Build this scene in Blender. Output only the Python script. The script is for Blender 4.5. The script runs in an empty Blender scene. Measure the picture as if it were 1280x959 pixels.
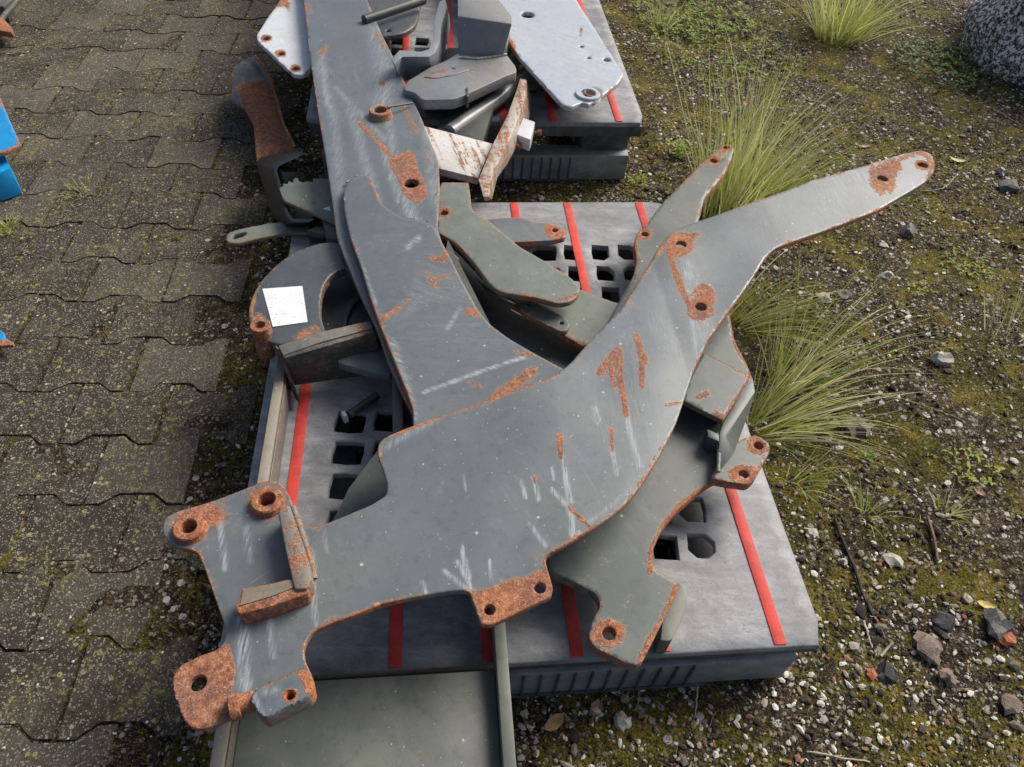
import bpy, bmesh, math, random
import numpy as np
from mathutils import Vector, Matrix, noise
from mathutils.geometry import delaunay_2d_cdt
R = math.radians
S = bpy.context.scene
COL = S.collection

# ------------------------------------------------------------------ camera
CAM = np.array([0.35261, -0.45136, 1.32812])
RM = np.array([[0.9952, -0.0809, 0.0544], [-0.0248, -0.7495, -0.6615], [0.0943, 0.6570, -0.7479]])
u_, s_, v_ = np.linalg.svd(RM); RM = u_ @ v_
FOC = 947.8
cd = bpy.data.cameras.new('camera'); cam = bpy.data.objects.new('camera', cd); COL.objects.link(cam)
cd.sensor_width = 36; cd.lens = 36 * FOC / 1280; cd.clip_start = .05; cd.clip_end = 300
m = Matrix([[*RM[0]], [*(-RM[1])], [*(-RM[2])]]).transposed().to_4x4(); m.translation = Vector(CAM)
cam.matrix_world = m
S.camera = cam

# ------------------------------------------------------------------ light
SUN_EL, SUN_AZ = 41, 54            # azimuth measured from +Y towards +X
w = bpy.data.worlds.new('World'); S.world = w; w.use_nodes = True
nt = w.node_tree; bg = nt.nodes['Background']
sky = nt.nodes.new('ShaderNodeTexSky'); sky.sky_type = 'NISHITA'; sky.sun_disc = False
sky.sun_elevation = R(SUN_EL); sky.sun_rotation = R(SUN_AZ)
sky.air_density = 1.0; sky.dust_density = 5.0; sky.ozone_density = 0.6
nt.links.new(sky.outputs[0], bg.inputs[0]); bg.inputs[1].default_value = 0.08
sd = bpy.data.lights.new('sun', 'SUN'); sun = bpy.data.objects.new('sun', sd); COL.objects.link(sun)
sd.energy = 2.7; sd.angle = R(32); sd.color = (1, .965, .9)
d = Vector((math.sin(R(SUN_AZ)) * math.cos(R(SUN_EL)), math.cos(R(SUN_AZ)) * math.cos(R(SUN_EL)), math.sin(R(SUN_EL))))
sun.rotation_euler = d.to_track_quat('Z', 'Y').to_euler(); sun.location = d * 6
S.view_settings.view_transform = 'Standard'; S.view_settings.look = 'None'
S.view_settings.exposure = 0.44; S.view_settings.gamma = 1; S.view_settings.use_curve_mapping = False

# ------------------------------------------------------------------ traced point -> world
def P(u, v, pl):
    """world point where the sight line of photo pixel (u, v) meets the plane z = a + b x + c y"""
    if not isinstance(pl, tuple): pl = (pl, 0, 0)
    dd = RM.T @ np.array([(u - 640) / FOC, (v - 479.5) / FOC, 1.0])
    a, b, c = pl
    t = (a + b * CAM[0] + c * CAM[1] - CAM[2]) / (dd[2] - b * dd[0] - c * dd[1])
    return CAM + t * dd
def PA(uv, pl):
    if not isinstance(pl, tuple): pl = (pl, 0, 0)
    uv = np.asarray(uv, float)
    dd = np.c_[(uv[:, 0] - 640) / FOC, (uv[:, 1] - 479.5) / FOC, np.ones(len(uv))] @ RM
    a, b, c = pl
    t = (a + b * CAM[0] + c * CAM[1] - CAM[2]) / (dd[:, 2] - b * dd[:, 0] - c * dd[:, 1])
    return CAM + t[:, None] * dd
def proj(p):
    q = (np.asarray(p) - CAM) @ RM.T
    return np.c_[q[:, 0] / q[:, 2] * FOC + 640, q[:, 1] / q[:, 2] * FOC + 479.5]

# ------------------------------------------------------------------ node materials
class NT:
    def __init__(s, name):
        s.m = bpy.data.materials.new(name); s.m.use_nodes = True; s.t = s.m.node_tree
        s.b = s.t.nodes['Principled BSDF']; s.co = None
    def n(s, typ, ins=None, **kw):
        nd = s.t.nodes.new('ShaderNode' + typ)
        for k, v in kw.items(): setattr(nd, k, v)
        for k, v in (ins or {}).items(): s.put(nd.inputs[k], v)
        return nd
    def put(s, sock, v):
        if isinstance(v, bpy.types.NodeSocket): s.t.links.new(v, sock)
        else: sock.default_value = v
    def coord(s):
        if not s.co: s.co = s.n('TexCoord').outputs['Object']
        return s.co
    def noise(s, scale, detail=4, rough=.55, vec=None, dist=0):
        return s.n('TexNoise', {'Vector': vec or s.coord(), 'Scale': scale, 'Detail': detail, 'Roughness': rough, 'Distortion': dist}).outputs['Fac']
    def math(s, op, a, b=0.0, c=None):
        nd = s.n('Math', {0: a, 1: b}, operation=op)
        if c is not None: s.put(nd.inputs[2], c)
        return nd.outputs[0]
    def step(s, v, lo, hi, a=0.0, b=1.0):
        return s.n('MapRange', {0: v, 1: lo, 2: hi, 3: a, 4: b}, interpolation_type='SMOOTHSTEP').outputs[0]
    def mix(s, f, a, b):
        nd = s.n('Mix', data_type='RGBA')
        s.put(nd.inputs[0], f)
        for i, v in ((6, a), (7, b)):
            s.put(nd.inputs[i], v if isinstance(v, bpy.types.NodeSocket) else (*v, 1))
        return nd.outputs[2]
    def ramp(s, f, stops):
        nd = s.n('ValToRGB', {0: f}); e = nd.color_ramp.elements
        while len(e) < len(stops): e.new(.5)
        for k, (p, c) in enumerate(stops): e[k].position = p; e[k].color = (*c, 1)
        return nd.outputs[0]
    def vor(s, scale, vec=None, rnd=1.0, out='Distance'):
        return s.n('TexVoronoi', {'Vector': vec or s.coord(), 'Scale': scale, 'Randomness': rnd}).outputs[out]
    def stretch(s, rot, scl):
        a = s.n('Mapping', {'Vector': s.coord(), 'Rotation': rot}).outputs[0]
        return s.n('Mapping', {'Vector': a, 'Scale': scl}).outputs[0]
    def attr(s, name): return s.n('Attribute', attribute_name=name).outputs['Fac']
    def bump(s, h, strength=.3, dist=.002):
        s.put(s.b.inputs['Normal'], s.n('Bump', {'Height': h, 'Strength': strength, 'Distance': dist}).outputs[0])
    def done(s, col, rough, metal=0.0, spec=.5):
        s.put(s.b.inputs['Base Color'], col if isinstance(col, bpy.types.NodeSocket) else (*col, 1))
        s.put(s.b.inputs['Roughness'], rough); s.put(s.b.inputs['Metallic'], metal)
        s.put(s.b.inputs['Specular IOR Level'], spec)
        return s.m

def steel(name, col, rust=0.0, wear=0.0, rough=.38, dusty=.35, dustcol=(.2, .21, .17), rot=1.57, spots=.5, pink=0.0, runs=0.0):
    """painted steel; attributes 'rust' and 'wear' on the mesh say where the paint has gone"""
    t = NT(name)
    n1 = t.noise(24, 6, .7); n2 = t.noise(120, 5, .65); n3 = t.noise(5, 4, .6); n4 = t.noise(420, 2, .5); n5 = t.noise(60, 5, .7)
    r = t.math('ADD', t.math('MINIMUM', t.attr('rust'), .66), rust)
    r = t.math('ADD', r, t.math('MULTIPLY', t.math('SUBTRACT', n1, .5), .85))
    r = t.math('ADD', r, t.math('MULTIPLY', t.math('SUBTRACT', n5, .5), .55))
    r = t.math('ADD', r, t.math('MULTIPLY', t.math('SUBTRACT', n2, .5), .75))
    if runs: r = t.math('ADD', r, t.math('MULTIPLY', t.math('SUBTRACT', t.noise(1, 4, .7, t.stretch((0, 0, rot), (5, 70, 5))), .5), runs))
    rm = t.step(r, .37, .45)
    halo = t.math('MULTIPLY', t.step(r, .12, .40), .6)
    rustc = t.ramp(t.math('ADD', t.math('MULTIPLY', n2, .5), t.math('MULTIPLY', n5, .5)),
                   [(.3, (.075, .03, .02)), (.42, (.20, .075, .04)), (.52, (.34, .13, .065)), (.60, (.42, .20, .115)), (.72, (.58, .36, .25))])
    if pink: rustc = t.mix(pink, rustc, (.38, .19, .14))
    ov = t.noise(11, 4, .6)
    rustc = t.mix(t.step(ov, .47, .64, 0, .5), rustc, t.mix(n2, (.30, .085, .02), (.62, .22, .07)))
    rustc = t.mix(t.step(ov, .47, .34, 0, .5), rustc, (.20, .105, .08))
    rustc = t.mix(t.step(n4, .52, .66, 0, .65), rustc, (.09, .035, .024))
    rustc = t.mix(t.step(t.noise(330, 2, .5), .6, .72, 0, .5), rustc, (.6, .42, .32))
    base = t.mix(t.math('MULTIPLY', t.step(n3, .36, .66), dusty), col, dustcol)
    base = t.mix(t.step(n1, .45, .8, 0, .35), base, tuple(min(1, c * 1.5) for c in col))
    base = t.mix(t.step(n5, .50, .3, 0, .4), base, tuple(c * .55 for c in col))
    base = t.mix(t.step(t.noise(9, 6, .75, dist=.6), .5, .68, 0, .35), base, tuple(c * .8 for c in col))
    base = t.mix(t.math('MULTIPLY', t.step(t.noise(2.6, 3, .5), .45, .6), t.step(t.noise(1, 5, .75, t.stretch((0, 0, rot - .5), (10, 60, 10))), .5, .75, 0, .4)), base, tuple(min(.8, c * 2.0 + .012) for c in col))
    base = t.mix(t.step(n4, .5, .8, 0, .3), base, tuple(min(1, c * 1.6) for c in col))
    sc = t.noise(1.0, 5, .7, t.stretch((0, 0, rot), (16, 150, 16)))
    fine = t.noise(1.0, 4, .65, t.stretch((0, 0, rot + .05), (30, 420, 30)))
    wv = t.math('ADD', t.attr('wear'), wear)
    soft = t.math('MULTIPLY', t.math('MULTIPLY', t.step(wv, .1, 1.3), t.step(t.math('ADD', t.math('MULTIPLY', sc, .5), t.math('MULTIPLY', fine, .5)), .38, .62)), .66)
    crisp = t.math('MULTIPLY', t.step(t.math('ADD', t.math('ADD', fine, t.math('MULTIPLY', t.math('SUBTRACT', n2, .5), .7)), t.math('MULTIPLY', wv, .22)), .72, .88), .6)
    wm = t.math('MAXIMUM', soft, crisp)
    base = t.mix(wm, base, (.47, .5, .52))
    base = t.mix(t.step(t.noise(1.0, 3, .6, t.stretch((0, 0, rot + .9), (14, 420, 14))), .69, .76, 0, .35), base, (.42, .43, .42))
    for vs, sz in ((42, .11), (110, .13)):
        dv = t.n('TexVoronoi', {'Vector': t.coord(), 'Scale': vs, 'Randomness': 1})
        big = t.n('SeparateColor', {0: dv.outputs['Color']})
        dots = t.math('MULTIPLY', t.math('LESS_THAN', dv.outputs['Distance'], t.math('MULTIPLY', big.outputs[0], sz)), t.math('GREATER_THAN', big.outputs[1], 1 - spots * .7))
        base = t.mix(t.math('MULTIPLY', dots, .7), base, (.52, .53, .5))
    base = t.mix(halo, base, (.30, .19, .115))
    c = t.mix(rm, base, rustc)
    t.bump(t.math('ADD', t.math('MULTIPLY', rm, t.math('ADD', t.math('MULTIPLY', n2, 1.4), n4)), t.math('ADD', t.math('MULTIPLY', n1, .2), t.math('MULTIPLY', n4, .12))), .6, .0016)
    rg = t.math('ADD', t.math('MULTIPLY', t.math('MAXIMUM', rm, wm), .4), t.math('ADD', rough, t.math('MULTIPLY', t.math('SUBTRACT', n3, .5), .35)))
    return t.done(c, rg, 0.0, .5)

GREY = steel('weathered_grey_paint', (.125, .145, .165), spots=.8)
GREY2 = steel('weathered_grey_paint_scraped', (.14, .165, .19), wear=.12, rot=1.75, dusty=.15)
OLIVE = steel('dusty_grey_paint', (.105, .115, .103), dusty=.8, rust=.01, rough=.5)
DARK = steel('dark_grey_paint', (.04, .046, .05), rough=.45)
BLACK = steel('black_paint', (.003, .005, .009), rust=-.14, rough=.38, dusty=.1, dustcol=(.03, .035, .04), spots=.3)
SILVER = steel('silver_paint', (.36, .40, .45), rust=-.02, rough=.32, dusty=.12, dustcol=(.3, .3, .28), wear=.05, spots=.15)
WHITEP = steel('pale_grey_paint', (.62, .65, .68), rust=-.04, rough=.35, dusty=.1, spots=.1)
CREAM = steel('rust_streaked_white_paint', (.6, .6, .58), rust=.13, rough=.5, dusty=.3, dustcol=(.5, .42, .3), rot=1.35, runs=2.2)
RUSTY = steel('rusted_steel', (.13, .12, .11), rust=.55, rough=.5)
RUSTP = steel('pinkish_surface_rust', (.16, .15, .14), rust=.6, pink=.55)
RUSTO = steel('half_rusted_steel', (.12, .13, .13), rust=.22, rough=.5)
FLAME = steel('rusty_orange_sheet', (.035, .045, .065), rust=.08, rough=.5)

def simple(name, col, rough=.6, var=.25, scale=30, metal=0.0, bump=.2):
    t = NT(name); n = t.noise(scale, 5, .6); n2 = t.noise(scale * 9, 3, .6)
    c = t.mix(t.step(n, .3, .7), tuple(x * (1 - var) for x in col), tuple(min(1, x * (1 + var)) for x in col))
    c = t.mix(t.step(n2, .56, .75, 0, .4), c, tuple(x * .45 + .01 for x in col))
    c = t.mix(t.step(t.noise(7, 6, .75), .5, .66, 0, .3), c, tuple(x * .45 + .12 for x in col))
    t.bump(n2, bump, .001)
    return t.done(c, rough, metal)
def plastic():
    t = NT('grey_recycled_plastic')
    n = t.noise(1, 7, .75, t.stretch((0, 0, .15), (9, 26, 20)), .3); f = t.noise(260, 4, .7); big = t.noise(3.2, 4, .6)
    c = t.ramp(t.math('ADD', t.math('MULTIPLY', n, .75), t.math('MULTIPLY', f, .25)), [(.32, (.13, .135, .14)), (.48, (.24, .245, .255)), (.6, (.35, .355, .37)), (.72, (.50, .51, .53))])
    c = t.mix(t.step(big, .42, .7, 0, .3), c, (.36, .37, .39))
    c = t.mix(t.step(t.noise(60, 4, .7), .56, .72, 0, .5), c, (.1, .1, .1))
    c = t.mix(t.step(t.noise(1, 4, .7, t.stretch((0, 0, 1.1), (12, 260, 20))), .6, .7, 0, .4), c, (.5, .51, .53))
    c = t.mix(t.step(t.noise(1, 4, .7, t.stretch((0, 0, -.4), (14, 300, 20))), .62, .7, 0, .4), c, (.48, .49, .51))
    c = t.mix(t.step(t.noise(4.5, 6, .7), .46, .62, 0, .45), c, (.11, .11, .105))
    t.bump(t.math('ADD', n, t.math('MULTIPLY', f, .5)), .35, .0015)
    return t.done(c, .55, 0, .4)
PLAST = plastic()
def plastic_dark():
    t = NT('dark_mottled_plastic')  # darker version of the pallet plastic for rims, feet, cross runners and ribs
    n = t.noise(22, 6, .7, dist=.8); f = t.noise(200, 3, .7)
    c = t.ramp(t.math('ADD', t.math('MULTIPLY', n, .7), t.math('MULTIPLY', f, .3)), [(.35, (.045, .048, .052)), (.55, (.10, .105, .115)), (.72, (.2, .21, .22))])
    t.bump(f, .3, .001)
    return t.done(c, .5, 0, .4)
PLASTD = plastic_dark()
RED = simple('red_rubber_strip', (.60, .05, .035), .6, .22, 26, bump=.5)
LABEL = None
def label_mat():
    t = NT('white_label_paper'); n = t.noise(24, 4, .6); g = t.noise(150, 4, .7)
    c = t.mix(t.step(n, .35, .8, 0, .35), (.8, .81, .82), (.6, .62, .62))
    # faded illegible lines of print in the lower half
    mp = t.stretch((0, 0, .06), (90, 300, 1))
    pr = t.math('MULTIPLY', t.step(t.noise(1, 3, .6, mp), .56, .66), t.step(t.noise(18, 2, .5), .45, .6))
    c = t.mix(t.math('MULTIPLY', pr, .6), c, (.3, .32, .32))
    c = t.mix(t.step(t.noise(40, 5, .7), .55, .75, 0, .3), c, (.45, .45, .42))
    t.bump(g, .1, .0005)
    return t.done(c, .55)
LABEL = label_mat()

def paver_mat():
    t = NT('weathered_concrete_paver')
    co = t.n('NewGeometry').outputs['Position']
    n = t.noise(7, 5, .65, co); n2 = t.noise(45, 5, .7, co); n3 = t.noise(260, 3, .6, co); n4 = t.noise(2.2, 3, .5, co)
    c = t.ramp(t.math('ADD', t.math('MULTIPLY', n, .5), t.math('MULTIPLY', n2, .5)),
               [(.34, (.02, .016, .012)), (.46, (.05, .0415, .0305)), (.56, (.086, .072, .053)), (.70, (.17, .145, .108))])
    c = t.mix(t.step(n3, .5, .72, 0, .6), c, (.03, .027, .022))
    oi = t.n('ObjectInfo').outputs['Random']
    c = t.mix(t.math('MULTIPLY', t.step(oi, .5, 1), .3), c, (.21, .185, .145))
    c = t.mix(t.math('MULTIPLY', t.step(oi, .35, 0), .28), c, (.045, .037, .03))
    c = t.mix(t.math('MULTIPLY', t.step(n4, .46, .66), .4), c, (.035, .033, .028))
    # exposed aggregate, pale and yellowish lichen specks
    for sc, lo, col, amt in ((150, .22, (.44, .40, .33), .5), (280, .3, (.32, .29, .23), .4), (80, .2, (.36, .31, .12), .72), (52, .075, (.8, .79, .77), .70), (40, .1, (.40, .37, .30), .8), (150, .2, (.03, .025, .02), .5)):
        v = t.n('TexVoronoi', {'Vector': co, 'Scale': sc, 'Randomness': 1})
        q = t.n('SeparateColor', {0: v.outputs['Color']}).outputs
        mk = t.math('MULTIPLY', t.step(t.math('SUBTRACT', t.math('MULTIPLY', q[0], lo * 2), t.math('ADD', v.outputs['Distance'], t.math('MULTIPLY', t.math('SUBTRACT', n2, .5), .2))), -.02, .03), t.math('GREATER_THAN', q[1], amt))
        c = t.mix(t.math('MULTIPLY', mk, .8), c, col)
    ms = t.math('MULTIPLY', t.step(t.noise(6, 5, .7, co), .49, .62), t.step(t.noise(80, 4, .7, co), .52, .62))
    c = t.mix(t.math('MULTIPLY', ms, .8), c, (.26, .225, .06))
    t.bump(t.math('ADD', n2, t.math('MULTIPLY', n3, .8)), .9, .004)
    return t.done(c, .9, 0, .25)
PAVER = paver_mat()
def soil_mat(name, joint=False):
    t = NT(name)
    co = t.n('NewGeometry').outputs['Position']
    n = t.noise(5, 5, .65, co); n2 = t.noise(38, 6, .72, co); n3 = t.noise(210, 4, .7, co)
    c = t.ramp(t.math('ADD', t.math('MULTIPLY', n2, .55), t.math('MULTIPLY', n3, .45)),
               [(.38, (.009, .006, .004)), (.47, (.032, .023, .015)), (.55, (.09, .066, .042)), (.66, (.27, .215, .15))])
    moss = t.math('MULTIPLY', t.step(t.math('ADD', n, t.math('MULTIPLY', t.math('SUBTRACT', n2, .5), .55)), .50 if joint else .45, .61 if joint else .56), .92)
    mc = t.ramp(t.math('ADD', t.math('MULTIPLY', n3, .6), t.math('MULTIPLY', t.noise(9, 4, .6, co), .4)),
                [(.38, (.014, .013, .003)), (.46, (.06, .056, .008)), (.55, (.18, .155, .018)), (.66, (.38, .24, .035))])
    c = t.mix(moss, c, mc)
    for sc, lo, col, amt in ((120, .3, (.40, .37, .31), .48), (300, .3, (.26, .22, .16), .55), (60, .27, (.74, .71, .66), .76), (85, .2, (.24, .13, .09), .86)):
        v = t.n('TexVoronoi', {'Vector': co, 'Scale': sc, 'Randomness': 1})
        q = t.n('SeparateColor', {0: v.outputs['Color']}).outputs
        mk = t.math('MULTIPLY', t.step(t.math('SUBTRACT', t.math('MULTIPLY', q[0], lo * 2), v.outputs['Distance']), -.02, .05), t.math('GREATER_THAN', q[1], amt))
        c = t.mix(t.math('MULTIPLY', t.math('MULTIPLY', mk, .85), t.math('SUBTRACT', 1.0, t.math('MULTIPLY', moss, .6))), c, col)
    t.bump(t.math('ADD', n2, n3), 1.0, .009)
    return t.done(c, .95, 0, .2)
SOIL = soil_mat('mossy_soil'); BED = soil_mat('mossy_joint_sand', True)
def stone_mat(name, a, b, speck=None):
    t = NT(name); oi = t.n('ObjectInfo').outputs['Random']
    n = t.noise(60, 5, .7); n2 = t.noise(320, 3, .6)
    c = t.mix(t.step(n, .3, .7), a, b)
    c = t.mix(t.step(n2, .52, .7, 0, .5), c, tuple(x * .35 for x in a))
    if speck:
        v = t.vor(95); c = t.mix(t.step(t.noise(85, 3, .8), .47, .52), c, speck)
        c = t.mix(t.step(t.noise(62, 3, .8), .50, .55, 0, 1), c, (.85, .83, .82))
    t.bump(t.math('ADD', n, n2), .7, .003)
    return t.done(c, .85, 0, .3)
def pebble_mat():
    t = NT('mixed_gravel'); a = t.n('Attribute', attribute_name='tone').outputs['Color']
    n = t.noise(240, 3, .6)
    c = t.mix(t.step(n, .45, .7, 0, .5), a, (.05, .04, .03))
    t.bump(n, .4, .001)
    return t.done(c, .85, 0, .3)
PEB = pebble_mat()
def leafy(name, cols, rough=.55, trans=True):
    t = NT(name); a = t.n('Attribute', attribute_name='tone').outputs['Fac']
    c = t.ramp(a, [(i / (len(cols) - 1), x) for i, x in enumerate(cols)])
    m = t.done(c, rough, 0, .35)
    tr = t.n('BsdfTranslucent', {0: c}); mx = t.n('MixShader', {0: .42, 1: t.b.outputs[0], 2: tr.outputs[0]})
    t.put(t.t.nodes['Material Output'].inputs[0], mx.outputs[0])
    return m
GRASS = leafy('grass_blades', [(.08, .125, .018), (.24, .33, .045), (.46, .53, .12), (.66, .64, .30), (.75, .69, .46)])
WEED = leafy('weed_leaves', [(.06, .14, .025), (.22, .32, .045), (.5, .5, .10)])
MOSS = leafy('moss_and_litter', [(.05, .055, .008), (.14, .135, .02), (.27, .21, .035), (.34, .24, .11), (.62, .54, .38)], .9)

# ------------------------------------------------------------------ things and parts
def root(name, label, cat, loc, group=None):
    o = bpy.data.objects.new(name, None); COL.objects.link(o); o.location = loc
    o.empty_display_size = .05
    o['label'] = label; o['category'] = cat
    if group: o['group'] = group
    return o
def tag(o, label=None, cat=None, group=None, kind=None):
    for k, v in (('label', label), ('category', cat), ('group', group), ('kind', kind)):
        if v: o[k] = v
    return o
def top(o):
    v = Vector((0, 0, 0))
    while o is not None: v += Vector(o.location); o = o.parent
    return v
def build(name, V, F, mat, parent=None, label=None, attrs=None, smooth=True, ang=35, loc=None):
    V = np.asarray(V, float)
    if parent is not None: off = np.array(top(parent)); ol = (0, 0, 0)
    else:
        ol = loc if loc is not None else (V[:, 0].mean(), V[:, 1].mean(), V[:, 2].min()); off = np.array(ol)
    me = bpy.data.meshes.new(name)
    me.from_pydata((V - off).tolist(), [], [list(map(int, f)) for f in F])
    for k, a in (attrs or {}).items():
        a = np.asarray(a, np.float32)
        if a.ndim == 1: at = me.attributes.new(k, 'FLOAT', 'POINT'); at.data.foreach_set('value', a)
        else:
            at = me.attributes.new(k, 'FLOAT_COLOR', 'POINT'); at.data.foreach_set('color', a.ravel())
    if smooth:
        me.polygons.foreach_set('use_smooth', [True] * len(me.polygons))
        me.set_sharp_from_angle(angle=R(ang))
    me.materials.append(mat); me.update()
    o = bpy.data.objects.new(name, me); COL.objects.link(o); o.location = ol
    if parent is not None: o.parent = parent
    if label: o['label'] = label
    return o

def fillet(pts):
    """list of (x, y[, r]) -> outline with rounded corners"""
    out = []; n = len(pts)
    for i, p in enumerate(pts):
        r = p[2] if len(p) > 2 else 0
        a = np.array(p[:2], float)
        if r <= 0: out.append(a); continue
        b = np.array(pts[i - 1][:2], float) - a; c = np.array(pts[(i + 1) % n][:2], float) - a
        lb, lc = np.hypot(*b), np.hypot(*c)
        k = min(r, lb * .48, lc * .48)
        p0, p2 = a + b / lb * k, a + c / lc * k
        for t in np.linspace(0, 1, 6): out.append((1 - t) ** 2 * p0 + 2 * t * (1 - t) * a + t * t * p2)
    return np.array(out)
def resample(poly, step):
    out = []
    n = len(poly)
    for i in range(n):
        a, b = poly[i], poly[(i + 1) % n]; L = np.hypot(*(b - a))
        k = max(1, int(round(L / step)))
        for j in range(k): out.append(a + (b - a) * j / k)
    out = np.array(out)
    keep = [i for i in range(len(out)) if np.hypot(*(out[i] - out[i - 1])) > step * .2]
    return out[keep]
def area(p): return .5 * np.sum(p[:, 0] * np.roll(p[:, 1], -1) - np.roll(p[:, 0], -1) * p[:, 1])
def inside(pt, poly):
    x, y = pt[:, 0][:, None], pt[:, 1][:, None]
    a = poly; b = np.roll(poly, -1, 0)
    c = (a[:, 1] > y) != (b[:, 1] > y)
    with np.errstate(divide='ignore', invalid='ignore'):
        xi = (b[:, 0] - a[:, 0]) * (y - a[:, 1]) / (b[:, 1] - a[:, 1]) + a[:, 0]
    return (np.sum(c & (x < xi), 1) % 2) == 1
def segd(pt, segs):
    """distance of points to nearest of segments (n,4)"""
    out = np.full(len(pt), 1e9)
    for x0, y0, x1, y1 in segs:
        dx, dy = x1 - x0, y1 - y0; L = dx * dx + dy * dy + 1e-9
        t = np.clip(((pt[:, 0] - x0) * dx + (pt[:, 1] - y0) * dy) / L, 0, 1)
        out = np.minimum(out, np.hypot(pt[:, 0] - x0 - t * dx, pt[:, 1] - y0 - t * dy))
    return out

def plate(name, outline, pl, thick, mat, parent, holes=(), step=4, rust=(), wear=(), edge=3.5, edge_amt=.42, label=None, wob=.0012, cham=.0014, fold=None, seed=0, holerust=.0, world=False, bottom=True):
    """steel plate cut to a traced outline, with real thickness, chamfered rim, drilled holes.
       rust / wear: ('s', pts, width, amount) strokes, ('c', x, y, r, amount) spots, ('p', pts, amount) areas"""
    if not isinstance(pl, tuple): pl = (pl, 0, 0)
    if world:                                   # outline already in metres (x, y): use metres as working plane
        W2 = lambda uv: np.c_[uv[:, 0], uv[:, 1], pl[0] + pl[1] * uv[:, 0] + pl[2] * uv[:, 1]]
    else: W2 = lambda uv: PA(uv, pl)
    o = resample(fillet(outline), step)
    if area(o) < 0: o = o[::-1]
    rings = [o]
    for h in holes:
        if not isinstance(h[0], (tuple, list)):
            x, y, r = h[:3]
            if world: rr = [np.array([x + math.cos(a) * r, y + math.sin(a) * r]) for a in np.linspace(0, 2 * math.pi, 24, endpoint=False)]; rings.append(np.array(rr)); continue
            c = W2(np.array([[x, y], [x + r, y]])); rw = np.hypot(*(c[1] - c[0])[:2])
            an = np.linspace(0, 2 * math.pi, 20, endpoint=False)
            q = np.c_[c[0, 0] + rw * np.cos(an), c[0, 1] + rw * np.sin(an)]
            q = proj(np.c_[q, pl[0] + pl[1] * q[:, 0] + pl[2] * q[:, 1]]); rings.append(q)
        else: rings.append(resample(fillet([tuple(t) for t in h]), step))
    rings = [rings[0]] + [q if area(q) < 0 else q[::-1] for q in rings[1:]]
    # interior points
    x0, y0 = o.min(0); x1, y1 = o.max(0); rs = np.random.RandomState(7 + seed)
    gx, gy = np.meshgrid(np.arange(x0, x1, step), np.arange(y0, y1, step * .87))
    gx = gx + (np.arange(gx.shape[0]) % 2)[:, None] * step * .5
    g = np.c_[gx.ravel(), gy.ravel()] + rs.uniform(-.12, .12, (gx.size, 2)) * step
    g = g[inside(g, o)]
    for q in rings:
        sg = np.c_[q, np.roll(q, -1, 0)]
        g = g[segd(g, sg) > step * .55]
    for q in rings[1:]: g = g[~inside(g, q)]
    allp = np.vstack(rings + [g]); edges = []; k = 0
    for q in rings:
        n = len(q); edges += [(k + i, k + (i + 1) % n) for i in range(n)]; k += n
    nb = k
    vs, es, fs, ov, oe, of = delaunay_2d_cdt([Vector((float(a), float(b))) for a, b in allp], edges, [], 0, 1e-7 if world else 1e-5)
    vs = np.array([tuple(v) for v in vs]); fs = np.array([tuple(f) for f in fs if len(f) == 3])
    cen = vs[fs].mean(1); ok = inside(cen, o)
    for q in rings[1:]: ok &= ~inside(cen, q)
    fs = fs[ok]
    # orient up
    Wv = W2(vs)
    nz = np.cross(Wv[fs[:, 1]] - Wv[fs[:, 0]], Wv[fs[:, 2]] - Wv[fs[:, 0]])[:, 2]
    fs[nz < 0] = fs[nz < 0][:, ::-1]
    # find boundary loops (edges used once), keep direction
    cnt = {}
    for f in fs:
        for a, b in ((f[0], f[1]), (f[1], f[2]), (f[2], f[0])): cnt[(a, b)] = 1
    bd = [(a, b) for (a, b) in cnt if (b, a) not in cnt]
    N = len(vs)
    # inward normals on boundary verts
    nrm = np.zeros((N, 2)); bi = set()
    for a, b in bd:
        dv = Wv[b, :2] - Wv[a, :2]; L = np.hypot(*dv) + 1e-9; nn = np.array([-dv[1], dv[0]]) / L
        nrm[a] += nn; nrm[b] += nn; bi.add(a); bi.add(b)
    bi = np.array(sorted(bi)); rim = Wv[bi].copy()
    L = np.hypot(nrm[bi, 0], nrm[bi, 1])[:, None] + 1e-9
    topv = Wv.copy()
    topv[bi, :2] += nrm[bi] / L * cham
    wz = np.array([noise.noise(Vector((p[0] * 7 + seed, p[1] * 7, 0))) for p in topv]) * wob if wob else 0
    topv[:, 2] += wz
    if fold: topv[:, 2] += fold(topv)
    extra = (wz[bi] if wob else 0) + (fold(rim) if fold else 0)
    r1 = rim.copy(); r1[:, 2] += extra - cham
    r2 = rim.copy(); r2[:, 2] += extra - thick
    idx = {v: i for i, v in enumerate(bi)}; nbv = len(bi)
    V = [topv, r1, r2]; F = [tuple(f) for f in fs]
    for a, b in bd:
        ia, ib = idx[a], idx[b]
        F.append((b, a, N + ia, N + ib)); F.append((N + ib, N + ia, N + nbv + ia, N + nbv + ib))
    base = N + 2 * nbv
    if bottom:
        bot = topv.copy(); bot[:, 2] -= thick; V.append(bot)
        # boundary verts of the bottom share positions with r2
        bot[bi] = r2
        F += [(base + f[2], base + f[1], base + f[0]) for f in fs]
    # paint attributes in the traced plane
    ra = np.zeros(N); we = np.zeros(N)
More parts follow.
